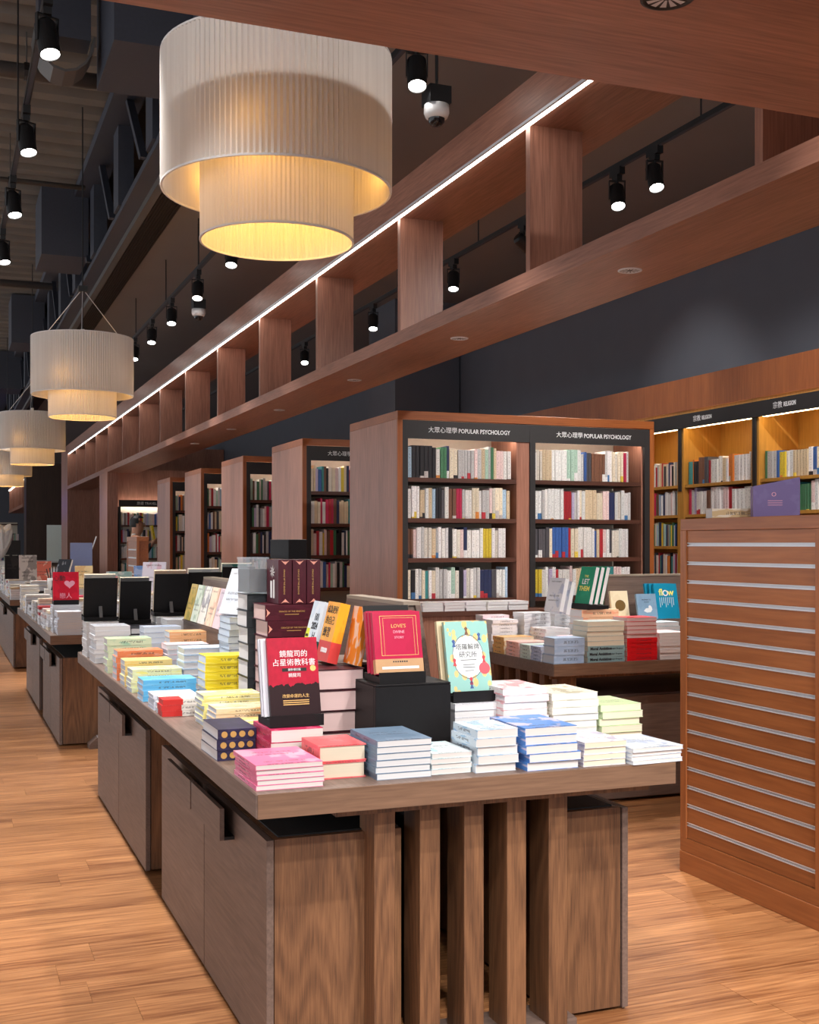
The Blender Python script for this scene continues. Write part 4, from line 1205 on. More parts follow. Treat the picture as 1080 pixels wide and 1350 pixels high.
# ------------------------------------------------------------------ psychology bookcase row
def bookcase(label, x0, y0, w=1.91, dep=0.95, ht=2.30, sign=None, group='bookcases in a row'):
    """double bay bookcase, front facing -Y; origin at front left foot"""
    o = thing('bookcase', label, 'bookcase', (x0, y0, 0), group=group)
    z0 = 0.01
    MB().box(0, 0.022, 0.02, dep, z0, ht - 0.055).obj('side_panel', M['lam_z'], o)
    MB().box(w - 0.022, w, 0.02, dep, z0, ht - 0.055).obj('side_panel', M['lam_z'], o)
    MB().box(0, 0.034, 0, 0.02, z0, ht - 0.055).obj('front_edge', M['edge'], o)
    MB().box(w - 0.034, w, 0, 0.02, z0, ht - 0.055).obj('front_edge', M['edge'], o)
    MB().box(0, w, 0, dep, ht - 0.055, ht).obj('top_board', M['edge_x'], o, bevel=0.002)
    MB().box(0.022, w - 0.022, 0.40, 0.42, z0, ht - 0.06).obj('back_panel', M['cream_back'], o)
    MB().box(0.022, w - 0.022, 0.42, dep, 1.0, ht - 0.06).obj('rear_bay', M['lam_dark'], o)
    MB().box(0.034, 0.072, 0.002, 0.03, z0, ht - 0.09).obj('metal_upright', M['sign'], o)
    MB().box(w - 0.075, w - 0.034, 0.002, 0.03, z0, ht - 0.09).obj('metal_upright', M['sign'], o)
    MB().box(w - 0.085, w - 0.06, 0.03, 0.4, z0, ht - 0.09).obj('inner_side', M['lam_z'], o)
    MB().box(0.85, 0.945, 0.012, 0.40, z0, ht - 0.09).obj('bay_divider', M['lam_z'], o)
    MB().box(0.945, 0.985, 0.002, 0.40, z0, ht - 0.09).obj('metal_upright', M['sign'], o)
    MB().box(0.034, w - 0.034, 0.004, 0.024, 2.125, ht - 0.058).obj('sign_board', M['sign'], o)
    for (a, b) in ((0.074, 0.85), (0.987, 1.81)):
        MB().box(a, b, 0.03, 0.07, 2.145, 2.16).obj('shelf_light', M['led_cool'], o)
        for z in (1.876, 1.615, 1.358, 1.095, 0.80):
            MB().box(a, b, 0.015, 0.40, z - 0.028, z).obj('shelf', M['lam_dark'], o)
        MB().box(a, b, -0.01, 0.40, z0, 0.60).obj('base_cabinet', M['lam_z'], o)
    if sign:
        for xs in (0.50, 1.43):
            lettering(sign[0], 0.041, M['white_print'], o, (xs - 0.185, 0.0034, 2.182), (R(90), 0, 0))
            lettering(sign[1], 0.040, M['white_print'], o, (xs - 0.075, 0.0034, 2.181), (R(90), 0, 0), align='LEFT', sx=0.84, bold=0.0004)
    return o
M['edge_x'] = wood('bookcase_top_edge', srgb(128, 66, 28), srgb(172, 98, 46), 0, 0.4, 80, 4)

# shelved book: one shared mesh, spine facing -Y, unit size (thickness x, depth y, height z)
sb = MB()
sb.raw([(0, 0.02, 0), (0.16, 0, 0), (0.84, 0, 0), (1, 0.02, 0), (1, 1, 0), (0, 1, 0), (0, 0.02, 1), (0.16, 0, 1), (0.84, 0, 1), (1, 0.02, 1), (1, 1, 1), (0, 1, 1)],
       [(0, 1, 7, 6), (1, 2, 8, 7), (2, 3, 9, 8), (3, 4, 10, 9), (5, 0, 6, 11), (4, 5, 11, 10), (5, 4, 3, 2, 1, 0)])
sb.raw([(0.0, 0.02, 1), (0.16, 0, 1), (0.84, 0, 1), (1, 0.02, 1), (1, 1, 1), (0, 1, 1)], [(0, 1, 2, 3, 4, 5)], 1)
SHELF_BOOK = sb.mesh('shelf_book', [M['spine'], PG['ivory']])

PAL = [('white', (232, 226, 220)), ('cream', (232, 216, 190)), ('ivory', (224, 214, 200)), ('pale pink', (230, 200, 196)), ('light grey', (196, 192, 190)), ('white', (236, 230, 228)), ('white', (230, 228, 224)), ('beige', (214, 190, 156)),
       ('black', (34, 30, 34)), ('dark grey', (84, 80, 84)), ('red', (176, 40, 48)), ('crimson', (196, 40, 80)), ('yellow', (226, 196, 60)), ('orange', (226, 130, 56)), ('teal', (60, 140, 140)), ('blue', (60, 96, 160)), ('navy', (40, 48, 84)), ('green', (70, 120, 84)), ('pale blue', (176, 200, 220)), ('brown', (120, 80, 60)), ('mint', (180, 210, 190)), ('lilac', (190, 176, 206))]
INK = [(236, 232, 230), (40, 36, 40), (190, 50, 60), (226, 140, 60), (70, 120, 170), (230, 200, 80), (200, 190, 186), (240, 236, 232), (40, 38, 42)]
def pick(rg, light=0.68):
    n, c = PAL[rg.randrange(0, 8)] if rg.random() < light else PAL[rg.randrange(8, len(PAL))]
    k = rg.uniform(0.92, 1.06)
    return n, srgb(*[min(255, v * k) for v in c]), srgb(*INK[rg.randrange(len(INK))])

def shelf_row(x0, x1, z, y_front, where, rg, hmin=0.185, hmax=0.215, tmin=0.012, tmax=0.028, light=0.68, face='-Y', group='shelved books', lean_end=True):
    """fills a shelf with single books, left to right as seen; returns how many"""
    pos = x0
    k = 0
    run = 0
    while True:
        if run <= 0:
            nm, col, ink = pick(rg, light)
            run = rg.choice((1, 1, 1, 2, 2, 3, 5)) if rg.random() < 0.55 else 1
            h0 = rg.uniform(hmin, hmax)
            t0 = rg.uniform(tmin, tmax)
        run -= 1
        if pos + t0 > x1: break
        k += 1
        o = link('shelf_book', SHELF_BOOK)
        o.color = col
        o['ink'] = [ink[0], ink[1], ink[2]]
        dep = rg.uniform(0.135, 0.155)
        dy = rg.uniform(0, 0.012)
        if face == '-Y':
            o.location = (pos, y_front + dy, z + 0.0005)
        else:  # spines face -X; the row runs from far to near (decreasing y) as read left to right
            o.location = (y_front + dy, pos_flip(x0, x1, pos), z + 0.0005)
            o.rotation_euler = (0, 0, R(-90))
        o.scale = (t0 * 0.96, dep, h0)
        tag(o, f'{nm} book, {nth(k)} from the left on {where}', 'shelved book', group)
        pos += t0
    return k
def pos_flip(x0, x1, p):
    return x1 - (p - x0)

BCX = 2.69
bookcase('nearest walnut bookcase signed POPULAR PSYCHOLOGY over both bays', BCX, 7.03, sign=('大眾心理學', 'POPULAR PSYCHOLOGY'))
rg = random.Random(21)
nb = 0
SH = [(1.876, 'top shelf'), (1.615, 'second shelf'), (1.358, 'third shelf'), (1.095, 'fourth shelf')]
for bay, (a, b) in (('left', (BCX + 0.078, BCX + 0.835)), ('right', (BCX + 0.99, BCX + 1.76))):
    for z, nm in SH:
        nb += shelf_row(a, b - rg.uniform(0, 0.03), z, 7.05, f'{nm}, {bay} bay, nearest bookcase', rg, 0.18, 0.205 if z < 1.8 else 0.215, 0.018, 0.030, 0.66, group='books on the nearest bookcase')
# books lying along the fourth shelf's front edge
k = 0
x = BCX + 0.08
for c_ in ((238, 232, 230), (236, 220, 222), (232, 232, 236), (240, 236, 230), (230, 228, 230)):
    w = 0.148
    k += 1
    stack('white flat-lying book', f'{nth(k)} along the low ledge of the nearest bookcase', x, 6.80, w - 0.008, 0.2, 3, 0.055, srgb(*c_), srgb(230, 190, 196), 'L', 'white', group='books on the bookcase ledge', z=1.028)
    x += w
ldg = thing('bookcase_ledge', 'dark walnut ledge across the lower front of the nearest bookcase', 'ledge', (BCX, 6.78, 0))
MB().box(0, 1.91, 0, 0.235, 0.998, 1.028).obj('ledge_board', M['lam_dark'], ldg)
MB().box(0.02, 1.89, 0.03, 0.235, 0.004, 0.998).obj('ledge_front', M['lam_z'], ldg)

# the four farther bookcases
far_books = MB()
fb_cols = []
FARCOL = {}
def far_mat(i, col):
    if i not in FARCOL:
        FARCOL[i] = len(FARCOL)
        fb_cols.append(plain('far_spine_%d' % len(FARCOL), col, 0.5, var=0.12))
    return FARCOL[i]
def far_row(x0, x1, z, y, rg, light=0.6, axis='x', face=0.0):
    p = x0
    while p < x1:
        nm, col, ink = pick(rg, light)
        t = rg.uniform(0.014, 0.03)
        h = rg.uniform(0.175, 0.215)
        mi = far_mat(nm + str(rg.randrange(2)), col)
        if axis == 'x': far_books.box(p, p + t * 0.94, y + rg.uniform(0, .012), y + 0.15, z, z + h, mi)
        else: far_books.box(y + rg.uniform(0, .012), y + 0.15, p, p + t * 0.94, z, z + h, mi)
        p += t
YB = [9.17, 11.2, 13.2, 15.15]
for k, yb in enumerate(YB):
    bookcase(('second', 'third', 'fourth', 'farthest')[k] + ' walnut bookcase of the row of five, counting from the viewer', BCX, yb, sign=('大眾心理學', 'POPULAR PSYCHOLOGY') if k == 0 else None)
    for z, nm in SH:
        if True:
            far_row(BCX + 0.078, BCX + 0.83, z, yb + 0.02, rg, 0.5)

# bookcase let into the middle wall
mwc = thing('wall_bookcase', 'small lit bookcase let into the wood wall behind the dark-suited person', 'bookcase', (2.86, 21.10, 0))
MB().box(0, 0.9, 0, 0.02, 2.10, 2.22).obj('sign_board', M['sign'], mwc)
MB().box(0, 0.03, 0, 0.15, 0, 2.1).obj('side_panel', M['sign'], mwc)
MB().box(0.87, 0.9, 0, 0.15, 0, 2.1).obj('side_panel', M['sign'], mwc)
MB().box(0.03, 0.87, 0.11, 0.15, 0, 2.1).obj('back_panel', M['cream_back'], mwc)
MB().box(0.04, 0.86, 0.03, 0.06, 2.12, 2.14).obj('shelf_light', M['led_cool'], mwc)
lettering('旅遊 TRAVEL', 0.06, M['white_print'], mwc, (0.48, -0.001, 2.16), (R(90), 0, 0))
for z in (1.78, 1.48, 1.2, 0.9):
    MB().box(0.03, 0.87, 0.0, 0.11, z - 0.03, z).obj('shelf', M['lam_dark'], mwc)
    p = 2.90
    while p < 3.70:
        nm, col, ink = pick(rg, 0.6)
        t = rg.uniform(0.02, 0.035)
        far_books.box(p, p + t * .94, 21.115, 21.2, z, z + rg.uniform(.19, .23), far_mat(nm + '0', col))
        p += t

# ------------------------------------------------------------------ wall shelving signed RELIGION
WX = 5.90
ws = thing('wall_shelving', 'warm lit oak wall shelving along the right wall, signed RELIGION', 'shelving', (WX, 5.6, 0))
L = 9.0
MB().box(-0.02, 0.40, 0, L, 2.585, 2.86).obj('fascia', M['edge_wall'] if 'edge_wall' in M else M['edge'], ws)
MB().box(0.38, 0.41, 0, L, 0, 2.58).obj('back_panel', M['olive'], ws)
MB().box(0.0, 0.38, 0, L, 2.56, 2.585).obj('top_board', M['olive'], ws)
MB().box(-0.03, -0.01, 0, L, 2.435, 2.555).obj('sign_board', M['sign'], ws)
upm = MB().box(0, 0.38, -0.045, 0.045, 0, 2.56).mesh('upright', M['olive'])
mtl = MB().box(-0.012, 0.0, -0.02, 0.02, 1.9, 2.435).mesh('metal_upright', M['sign'])
ups = [8.61 - 1.005 * k for k in range(4)][::-1] + [8.61 + 1.005 * k for k in range(1, 6)]
for u in ups:
    if 5.6 < u < 14.4:
        link('upright', upm, ws).location = (0, u - 5.6, 0)
        link('metal_upright', mtl, ws).location = (0, u - 5.6, 0)
for j in range(len(ups) - 1):
    a, b = ups[j] + 0.05, ups[j + 1] - 0.05
    if b < 5.7 or a > 14: continue
    for z in (1.955, 1.70, 1.43, 1.16, 0.88):
        MB().box(0.01, 0.38, a - 5.6, b - 5.6, z - 0.025, z).obj('shelf', M['olive'], ws)
    MB().box(0.0, 0.05, a - 5.6 + .03, b - 5.6 - .03, 2.437, 2.45).obj('shelf_light', M['led_warm'], ws)
for yy in (8.28, 7.25):
    lettering('宗教', 0.055, M['white_print'], ws, (-0.0312, yy + 0.05 - 5.6, 2.497), (R(90), 0, R(-90)))
    lettering('RELIGION', 0.047, M['white_print'], ws, (-0.0312, yy - 0.018 - 5.6, 2.497), (R(90), 0, R(-90)), align='LEFT', sx=0.66, bold=0.001)
for j, (a, b, w_) in enumerate(((7.66, 8.55, 'middle RELIGION bay'), (6.66, 7.54, 'right RELIGION bay'), (8.67, 9.0, 'left RELIGION bay beside the bookcase'))):
    for z, nm in ((1.955, 'upper shelf'), (1.70, 'second shelf'), (1.43, 'third shelf'), (1.16, 'fourth shelf')):
        if j < 2 and z < 1.6: continue
        if j == 2:
            far_row(8.67, 9.1, z, WX + 0.03, rg, 0.45, 'y')
            continue
        shelf_row(a, b, z, WX + 0.03, f'the {nm}, {w_}', rg, 0.19, 0.225, 0.026, 0.056, 0.6, face='-X', group='books on the wall shelving')
MB().box(0, 0, 0, 0, 0, 0)

# ------------------------------------------------------------------ slatted gondola on the right
def gondola(label, x, y0, y1, w, ht, n, lettered=False):
    o = thing('slatwall_gondola', label, 'display stand', (x, y0, 0))
    L = y1 - y0
    MB().box(0.03, w, 0.03, L - 0.03, 0.09, ht - 0.05).obj('core', M['slat_y'], o)
    MB().box(-0.004, w + 0.004, 0, L, 0, 0.09).obj('plinth', M['slat_y'], o, bevel=0.002)
    MB().box(0, w, 0, L, ht - 0.052, ht).obj('top_board', M['slat_y'], o, bevel=0.002)
    MB().box(0, 0.03, 0, L, 0.092, 0.15).obj('bottom_rail', M['slat_y'], o)
    MB().box(0, 0.03, 0, 0.043, 0.15, ht - 0.052).obj('stile', M['slat_z'], o)
    MB().box(0, 0.03, L - 0.043, L, 0.15, ht - 0.052).obj('stile', M['slat_z'], o)
    za, zb = 0.152, ht - 0.053
    pitch = 0.0822 if n == 16 else (zb - za) / (n + 0.7)
    z_last = za + 0.062
    s_len = (0.045, L - 0.045)
    zs = [z_last + k * pitch for k in range(n)]
    prev = za
    for z in zs + [zb + 0.007]:
        MB().box(0.006, 0.029, s_len[0], s_len[1], prev + 0.001, z - 0.0075).obj('panel_slat', M['slat_y'], o)
        prev = z + 0.0075
    ch = MB().box(0.012, 0.027, s_len[0], s_len[1], -0.006, 0.006).box(0.004, 0.013, s_len[0], s_len[1], -0.0075, -0.004).box(0.004, 0.013, s_len[0], s_len[1], 0.005, 0.0075).mesh('aluminium_channel', M['steel'])
    for z in zs:
        link('aluminium_channel', ch, o).location = (0, 0, z)
    return o
gondola('tall cherry slatwall gondola with aluminium channels at the right edge', 3.05, 3.535, 4.453, 1.1, 1.56, 16)
gondola('small far slatted wooden gondola in front of the dark-suited person', 1.95, 13.0, 13.75, 0.13, 1.53, 14)
pb = thing('boxed_book', 'purple boxed book standing on top of the slatwall gondola', 'book', (3.17, 4.10, 1.562), rz=R(-28))
MB().box(0, 0.045, 0, 0.20, 0, 0.0).mesh
bx_ = MB().raw([(0, 0, 0), (0.19, 0, 0), (0.19, 0.06, 0), (0, 0.06, 0), (0, 0.0, 0.13), (0.19, 0.0, 0.168), (0.19, 0.06, 0.168), (0, 0.06, 0.13)],
              [(0, 3, 2, 1), (4, 5, 6, 7), (0, 1, 5, 4), (1, 2, 6, 5), (2, 3, 7, 6), (3, 0, 4, 7)]).obj('slipcase', M['cover'], pb)
set_print(bx_, srgb(116, 98, 148), srgb(124, 108, 158), 7.7)
bx_['print_text'] = 0.0
lettering('O', 0.026, M['pink_print'], pb, (0.085, -0.001, 0.095), (R(90), 0, 0))
for k in range(3):
    MB().box(0.06, 0.12, -0.001, 0, 0.05 + k * 0.009, 0.052 + k * 0.009).obj('caption_line', M['pink_print'], pb)
sp_ = MB().box(0.19, 0.192, 0.002, 0.058, 0.002, 0.165).obj('spine_panel', plain('violet_spine', srgb(132, 70, 150), 0.4), pb)
lettering('OPULENCE', 0.028, M['white_print'], pb, (0.1925, 0.03, 0.085), (R(90), R(-90), R(90)))
o = thing('paperback_book', 'tan and white book lying on top of the slatwall gondola', 'book', (3.08, 4.26, 1.5615), rz=R(-25), group='books on the gondola')
cm, pm_ = book_meshes(0.20, 0.15, 0.04, 'F', False, 'white')
c_ = link('cover', cm, o); set_print(c_, srgb(206, 176, 130), srgb(240, 236, 226), 31); link('pages', pm_, o)

# ------------------------------------------------------------------ far tables: books too small to pick apart, and some larger pieces
far_t = MB()
rgt = random.Random(77)
def far_pile(x, y, sx, sy, h, n=None):
    for (ex, ey, er) in ((1.20, 11.4, 0.13), (1.02, 12.3, 0.10), (1.24, 12.2, 0.10), (0.72, 20.6, 0.18), (0.98, 23.9, 0.2)):
        if x < ex + er and x + sx > ex - er and y < ey + er and y + sy > ey - er:
            return
    n = n or max(2, int(h / 0.022))
    t = h / n
    nm, col, ink = pick(rgt, 0.72)
    mi = far_mat(nm + 't', col)
    wi = far_mat('white_t', srgb(232, 232, 236))
    for k in range(n):
        j = rgt.uniform(-.005, .005)
        far_books.box(x + j, x + sx + j, y, y + sy, TH + k * t + 0.0008, TH + (k + 0.88) * t, mi if k == n - 1 or rgt.random() < 0.25 else wi)
for (ya, yb, xa) in ((8.75, 12.6, 0.715), (14.45, 18.7, 0.725), (20.5, 24.9, 0.71)):
    y = ya
    while y < yb - 0.2:
        for x in (xa, xa + 0.24, xa + 0.48, xa + 0.86, xa + 1.08):
            if ya < 9 and y < 9.15 and x < xa + 0.45: continue
            if rgt.random() < 0.93:
                far_pile(x + rgt.uniform(0, .02), y, rgt.uniform(.17, .215), rgt.uniform(.15, .21), rgt.uniform(.07, .26))
        y += 0.235
# row 2: nearest piles are single books
G6 = 'books at the front of the second table'
stack('white paperback', 'at the front left corner of the second table', 0.76, 8.75, 0.17, 0.23, 9, 0.165, srgb(226, 230, 240), srgb(200, 210, 226), 'L', 'white', group=G6, jit=0.007)
stack('plain white paperback', 'under the red heart book', 0.745, 9.0, 0.2, 0.2, 10, 0.20, srgb(230, 232, 238), srgb(210, 215, 226), 'L', 'white', group=G6)
stack('white paperback with grey edges', 'beside the second table front corner', 0.955, 8.76, 0.18, 0.23, 7, 0.14, srgb(226, 226, 232), srgb(190, 190, 200), 'L', 'white', group=G6)
easel('black easel holding the red heart book on the second table', (0.845, 9.13, 1.002), 0.0, 0.18, 0.16)
hb = upright('display_book', 'bright red book with pink heart standing on the second table', 0.185, 0.215, 0.024, (0.845, 9.07, 1.026), 0, R(10), srgb(216, 28, 56), srgb(190, 20, 46), group='displayed books', seed=120)
heart = []
for i in range(24):
    a = 2 * math.pi * i / 24
    heart.append((0.118 + 0.0024 * 16 * math.sin(a) ** 3, 0.125 + 0.0021 * (13 * math.cos(a) - 5 * math.cos(2 * a) - 2 * math.cos(3 * a) - math.cos(4 * a))))
MB().prism(heart, 'z', 0.0238, 0.0245).obj('heart_print', M['pink_print'], hb)
lettering('心動', 0.045, M['dark_print'], hb, (0.045, 0.165, 0.0243)); lettering('戀人', 0.045, M['pink_print'], hb, (0.09, 0.035, 0.0243))
def far_display(label, x, y, z, w, h, col, ink, rz=0.0, lean=R(12), n=1, t=0.02):
    return upright('display_book', label, w, h, t, (x, y, z), rz, lean, srgb(*col), srgb(*ink), group='displayed books on the far tables', seed=rgt.uniform(0, 90))
far_display('cream card book standing behind the red heart book', 1.14, 10.6, 1.06, 0.15, 0.2, (238, 214, 160), (220, 170, 110))
far_display('white and teal book leaning on the second table', 1.30, 9.6, 1.03, 0.2, 0.2, (220, 236, 236), (90, 180, 180), R(-10))
far_display('white and pink striped book leaning on the second table', 1.62, 9.9, 1.06, 0.2, 0.24, (230, 222, 234), (210, 140, 160), R(-30))
far_display('royal blue book standing near the black easels', 1.86, 9.3, 0.98, 0.2, 0.24, (70, 110, 190), (230, 236, 246))
far_display('pale blue book behind the striped one on the second table', 1.62, 10.4, 1.06, 0.16, 0.2, (120, 160, 220), (200, 214, 240))
far_display('tall dark-edged book leaning behind the red heart book', 0.98, 11.2, 1.02, 0.16, 0.3, (50, 52, 60), (200, 204, 212), R(-50), R(20))
far_display('white book leaning right of the red heart book', 1.13, 9.35, 1.0, 0.16, 0.22, (226, 222, 226), (210, 50, 60), R(-60), R(18))
far_display('red book leaning right of the red heart book', 1.20, 9.5, 1.0, 0.14, 0.2, (206, 44, 50), (230, 190, 190), R(-60), R(18))
far_display('white card with dark drawing on the third table', 0.93, 14.6, 1.02, 0.2, 0.3, (226, 224, 220), (60, 60, 64))
far_display('black framed card on the third table', 0.76, 14.8, 1.03, 0.16, 0.28, (30, 28, 30), (60, 56, 56))
far_display('coral and cream boxed row on the third table', 1.12, 15.0, 1.0, 0.2, 0.24, (214, 110, 90), (240, 220, 200), R(-20))
# clear brochure stand and little bottle on the second table
o = thing('brochure_stand', 'clear blue-tinted acrylic brochure stand on the second table', 'stand', (1.20, 11.4, 0.80))
MB().box(-0.1, 0.1, 0.0, 0.012, 0.24, 0.66).obj('back_sheet', plain('acrylic_blue', srgb(120, 130, 176), 0.15), o)
MB().box(-0.1, 0.1, -0.06, -0.05, 0.24, 0.38).obj('front_pocket', M['clear'], o)
MB().box(-0.11, 0.11, -0.08, 0.06, 0.0, 0.24).obj('base_block', M['paper'], o)
MB().tube((0.1, 0.02, 0.6), (0.14, 0.02, 0.72), 0.006, 6).obj('stem', M['steel'], o)
# checkout counter, screen and oddments far left
ctr = thing('service_counter', 'pale service counter with glass front beyond the third table', 'counter', (0.80, 25.6, 0))
MB().box(0, 1.7, 0, 0.8, 0, 1.06).obj('counter_body', M['wallnut_far'], ctr)
MB().box(-0.03, 1.73, -0.03, 0.83, 1.06, 1.10).obj('counter_top', plain('pale_counter', srgb(190, 204, 210), 0.3), ctr)
MB().box(1.24, 1.54, 0.5, 0.53, 1.10, 1.85).obj('glass_screen', plain('frosted_screen', srgb(214, 228, 224), 0.25), ctr)
mn = thing('checkout_monitor', 'black checkout monitor on the pale service counter', 'monitor', (1.30, 25.75, 1.101))
MB().box(-0.03, 0.03, -0.03, 0.03, 0, 0.12).obj('stand', M['black'], mn)
MB().box(-0.19, 0.19, -0.02, 0.02, 0.12, 0.42).obj('monitor_panel', M['black'], mn)
MB().box(-0.18, 0.18, -0.0215, -0.02, 0.13, 0.41).obj('display', M['sign'], mn)
wp = thing('wrapped_bundle', 'crumpled white wrapped bundle standing on the far counter', 'bundle', (0.98, 23.9, 1.06))
bm = bmesh.new()
bmesh.ops.create_icosphere(bm, subdivisions=3, radius=1.0)
for v in bm.verts:
    n_ = math.sin(v.co.x * 7 + v.co.z * 5) * 0.07 + math.sin(v.co.y * 9 - v.co.z * 6) * 0.06
    v.co = Vector((v.co.x * 0.22 + v.co.z * 0.10, v.co.y * 0.15, v.co.z * 0.36 + 0.38)) * (1 + n_)
me = bpy.data.meshes.new('wrap'); bm.to_mesh(me); bm.free(); me.materials.append(M['paper'])
link('wrap', me, wp)
MB().box(-0.14, 0.14, -0.09, 0.09, -0.25, 0.06).obj('box_base', M['paper'], wp)
yb_ = thing('plush_toy', 'round yellow plush toy on the far left table', 'toy', (0.72, 20.6, 1.06))
MB().lathe([(0.0001, 0), (0.10, 0.02), (0.135, 0.08), (0.12, 0.15), (0.06, 0.2), (0.0001, 0.21)], 18).obj('body', plain('yellow_plush', srgb(232, 200, 50), 0.9), yb_, smooth=True)
MB().lathe([(0.0001, 0.19), (0.03, 0.2), (0.03, 0.24), (0.0001, 0.25)], 10, 0.05, 0).obj('ear', plain('yellow_plush_ear', srgb(222, 186, 44), 0.9), yb_, smooth=True)
MB().box(-0.16, 0.16, -0.1, 0.12, -0.26, 0.0).obj('box_base', M['paper'], yb_)
pn = thing('pen_pot', 'white pen pot with dark pens on the second table', 'pot', (1.02, 12.3, 1.0))
MB().lathe([(0.0001, 0), (0.05, 0), (0.055, 0.11), (0.05, 0.11), (0.046, 0.01)], 16).obj('pot', M['white'], pn, smooth=True)
for k in range(5):
    MB().tube((0.01 * k - 0.02, 0, 0.02), (0.03 * k - 0.06, 0.02, 0.2 + 0.01 * k), 0.005, 6).obj('pen', M['black'], pn)
MB().box(-0.08, 0.08, -0.08, 0.08, -0.2, 0.0).obj('pot_base', M['paper'], pn)
pt = thing('potted_plant', 'tiny green potted plant behind the cream card book', 'plant', (1.24, 12.2, 0.98))
MB().lathe([(0.0001, 0), (0.05, 0), (0.06, 0.09), (0.05, 0.09)], 14).obj('pot', M['paper'], pt)
for k in range(7):
    a = k * 0.9
    MB().raw([(0, 0, 0.08), (0.05 * math.cos(a) - .015, 0.05 * math.sin(a), 0.17), (0.07 * math.cos(a), 0.07 * math.sin(a), 0.21 + .01 * k), (0.05 * math.cos(a) + .015, 0.05 * math.sin(a), 0.17)], [(0, 1, 2, 3)]).obj('leaf', M['leaf'], pt)
MB().box(-0.08, 0.08, -0.08, 0.08, -0.18, 0.0).obj('plant_base', M['paper'], pt)
scn = thing('wall_screen', 'bright blue hanging screen with pale lettering at the far left', 'screen', (1.12, 37.0, 2.2))
MB().box(-0.50, 0.42, 0, 0.05, -0.03, 0.80).obj('bezel', M['black'], scn)
MB().box(-0.48, 0.40, -0.004, 0, 0.0, 0.77).obj('display', M['screen'], scn)
lettering('新書推薦', 0.2, M['screen_text'], scn, (-0.02, -0.006, 0.5), (R(90), 0, 0))
fbc = thing('far_bookcase', 'dim bookcase with pale lit books below the blue screen', 'bookcase', (0.2, 37.5, 0))
MB().box(0, 1.9, 0.3, 0.34, 0, 2.1).obj('back_panel', M['cream_back'], fbc)
for z in (0.5, 0.85, 1.2, 1.55, 2.05):
    MB().box(0, 1.9, 0, 0.3, z - 0.03, z).obj('shelf', M['lam_dark'], fbc)
    if z < 2:
        far_row(0.2, 2.1, z, 37.55, rg)
fbo = far_books.mesh('shelf_book_far', fb_cols)
fo = link('distant_books', fbo)
tag(fo, 'many small distant books on the far bookcases and far tables', 'books', kind='stuff')

# ------------------------------------------------------------------ second lattice beam, far left
l2 = thing('timber_lattice_beam', 'short far timber lattice beam with LED strip beyond the walnut wall', 'beam', (2.2, 37.0, 2.55))
MB().box(0, 0.5, 0, 8, 0, 0.09).obj('lower_beam', M['lam_y'], l2)
MB().box(0, 0.5, 0, 8, 0.83, 1.0).obj('upper_beam', M['lam_y'], l2)
MB().box(0.0, 0.04, 0, 8, 0.80, 0.83).obj('led_strip', M['led'], l2)
for k in range(5):
    MB().box(0, 0.5, 0.3 + k * 1.8, 0.35 + k * 1.8, 0.09, 0.83).obj('divider', M['lam_z'], l2)

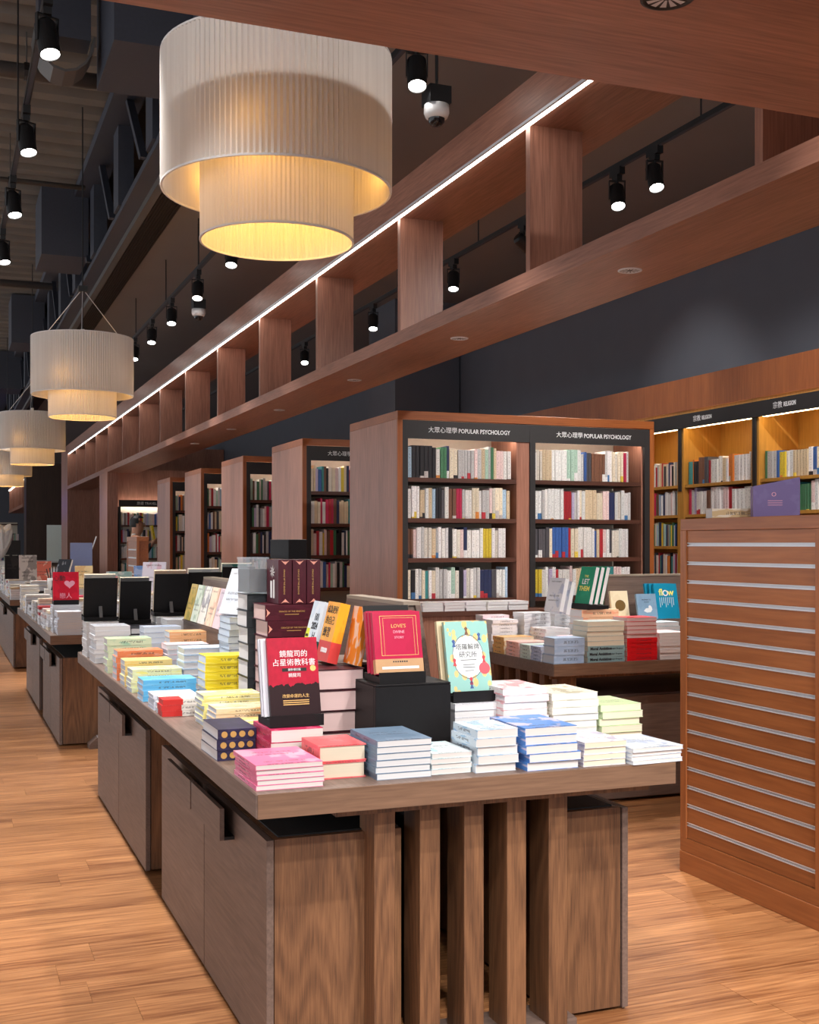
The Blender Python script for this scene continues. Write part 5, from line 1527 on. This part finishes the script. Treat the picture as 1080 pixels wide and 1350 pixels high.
# ------------------------------------------------------------------ the person browsing at the back
def person():
    root = thing('person', 'dark-haired person in a dark jacket browsing, holding a yellow book', 'person', (2.71, 18.2, 0), rz=R(90))
    root.scale = (1.05, 1.05, 1.05)
    # local space: faces -Y; head slightly bowed
    J = {'pelvis': (0, 0, 0.95), 'waist': (0, 0, 1.08), 'chest': (0, 0.0, 1.32), 'neck': (0, -0.01, 1.50), 'headb': (0, -0.03, 1.58), 'headt': (0, -0.045, 1.735),
         'shl': (0.18, 0, 1.43), 'ell': (0.24, -0.06, 1.18), 'wrl': (0.12, -0.20, 1.36), 'hnl': (0.09, -0.24, 1.42),
         'shr': (-0.18, 0, 1.43), 'elr': (-0.24, -0.06, 1.18), 'wrr': (-0.12, -0.20, 1.36), 'hnr': (-0.09, -0.24, 1.42),
         'hpl': (0.09, 0, 0.90), 'knl': (0.10, -0.02, 0.50), 'anl': (0.10, 0.02, 0.09), 'tol': (0.11, -0.16, 0.04),
         'hpr': (-0.09, 0, 0.90), 'knr': (-0.10, -0.02, 0.50), 'anr': (-0.10, 0.02, 0.09), 'tor': (-0.11, -0.16, 0.04)}
    rad = {'pelvis': .145, 'waist': .135, 'chest': .155, 'neck': .058, 'headb': .095, 'headt': .105, 'shl': .075, 'shr': .075, 'ell': .052, 'elr': .052, 'wrl': .034, 'wrr': .034,
           'hnl': .032, 'hnr': .032, 'hpl': .095, 'hpr': .095, 'knl': .065, 'knr': .065, 'anl': .045, 'anr': .045, 'tol': .036, 'tor': .036}
    E = [('pelvis', 'waist'), ('waist', 'chest'), ('chest', 'neck'), ('neck', 'headb'), ('headb', 'headt'), ('chest', 'shl'), ('shl', 'ell'), ('ell', 'wrl'), ('wrl', 'hnl'), ('chest', 'shr'), ('shr', 'elr'), ('elr', 'wrr'), ('wrr', 'hnr'),
         ('pelvis', 'hpl'), ('hpl', 'knl'), ('knl', 'anl'), ('anl', 'tol'), ('pelvis', 'hpr'), ('hpr', 'knr'), ('knr', 'anr'), ('anr', 'tor')]
    fing = []
    for side, sx in (('hnl', 1), ('hnr', -1)):
        bx, by, bz = J[side]
        for f in range(5):
            a, b2 = f'{side}f{f}', f'{side}g{f}'
            J[a] = (bx + sx * (0.018 - 0.004 * f), by - 0.04 - 0.004 * (f % 3), bz + 0.035 - 0.017 * f)
            J[b2] = (bx - sx * 0.018, by - 0.06 - 0.004 * (f % 2), bz + 0.04 - 0.018 * f)
            rad[a], rad[b2] = 0.010, 0.008
            E += [(side, a), (a, b2)]
    names = list(J)
    me = bpy.data.meshes.new('body')
    me.from_pydata([J[k] for k in names], [(names.index(a), names.index(b)) for a, b in E], [])
    ob = bpy.data.objects.new('body_source', me)
    COL.objects.link(ob)
    sk = ob.modifiers.new('skin', 'SKIN')
    lay = me.skin_vertices[0].data
    for i, k in enumerate(names):
        lay[i].radius = (rad[k], rad[k])
        lay[i].use_root = (k == 'pelvis')
    ob.modifiers.new('sub', 'SUBSURF').levels = 2
    dg = bpy.context.evaluated_depsgraph_get()
    bme = bpy.data.meshes.new_from_object(ob.evaluated_get(dg))
    bpy.data.objects.remove(ob)
    for mm in (M['skin'], M['suit'], M['shoe']):
        bme.materials.append(mm)
    for p in bme.polygons:
        c = p.center
        p.use_smooth = True
        if c.z > 1.475 or (c.y < -0.20 and c.z > 1.33): p.material_index = 0
        elif c.z < 0.10: p.material_index = 2
        else: p.material_index = 1
    body = link('body', bme, root)
    bm = bmesh.new()
    bmesh.ops.create_uvsphere(bm, u_segments=20, v_segments=14, radius=1)
    for v in bm.verts:
        x, y, z = v.co
        if y < -0.35 and z < 0.45: y = -0.35 + (y + 0.35) * 0.1; 
        v.co = Vector((x * 0.098, y * 0.118 - 0.03, z * 0.125 + 1.675))
    bmesh.ops.delete(bm, geom=[v for v in bm.verts if v.co.z < 1.61 or (v.co.y < -0.06 and v.co.z < 1.735) or (v.co.y < -0.01 and v.co.z < 1.66)], context='VERTS')
    me = bpy.data.meshes.new('hair'); bm.to_mesh(me); bm.free(); me.materials.append(M['hair'])
    link('hair', me, root)
    # face: nose, eyes, mouth, ears, collar
    MB().raw([(-0.012, -0.125, 1.645), (0.012, -0.125, 1.645), (0, -0.155, 1.632), (0, -0.128, 1.685), (-0.01, -0.12, 1.625), (0.01, -0.12, 1.625)], [(0, 2, 3), (1, 3, 2), (0, 4, 2), (1, 2, 5), (4, 5, 2)]).obj('nose', M['skin'], root)
    for s in (-1, 1):
        MB().lathe([(0.0001, -0.006), (0.008, 0), (0.0001, 0.006)], 8, s * 0.032, -0.124).obj('eye', M['hair'], root).location = (0, 0, 1.675)
        MB().lathe([(0.0001, -0.028), (0.014, -0.01), (0.016, 0.012), (0.0001, 0.028)], 8, s * 0.092, -0.03).obj('ear', M['skin'], root).location = (0, 0, 1.655)
    MB().box(-0.02, 0.02, -0.128, -0.12, 1.60, 1.607).obj('mouth', plain('lips', srgb(150, 80, 76), 0.5), root)
    MB().lathe([(0.064, 1.475), (0.07, 1.50), (0.064, 1.53), (0.058, 1.53)], 16, 0, -0.01).obj('shirt_collar', M['paper'], root, smooth=True)
M['shoe'] = plain('black_shoe', srgb(20, 20, 22), 0.4)
person()
o = upright('display_book', 'yellow book held up by the dark-suited person', 0.16, 0.26, 0.03, (2.98, 18.2, 1.47), R(90), R(10), srgb(236, 206, 40), srgb(220, 180, 30), group=None, seed=3)
# covers that carry their own lettering get no printed filler text
for o_ in list(bpy.data.objects):
    if 'print_text' in o_ and any(c.name.startswith(('lettering', 'ornament', 'gold_', 'heart', 'gilt')) for c in o_.children):
        o_['print_text'] = 0.0
for lab_ in ('crimson book', 'crimson', 'green paperback in', 'teal-blue display'):
    for o_ in list(bpy.data.objects):
        if 'print_text' in o_ and lab_ in o_.get('label', '') and 'pile' not in o_.get('label', ''):
            o_['print_text'] = 0.0
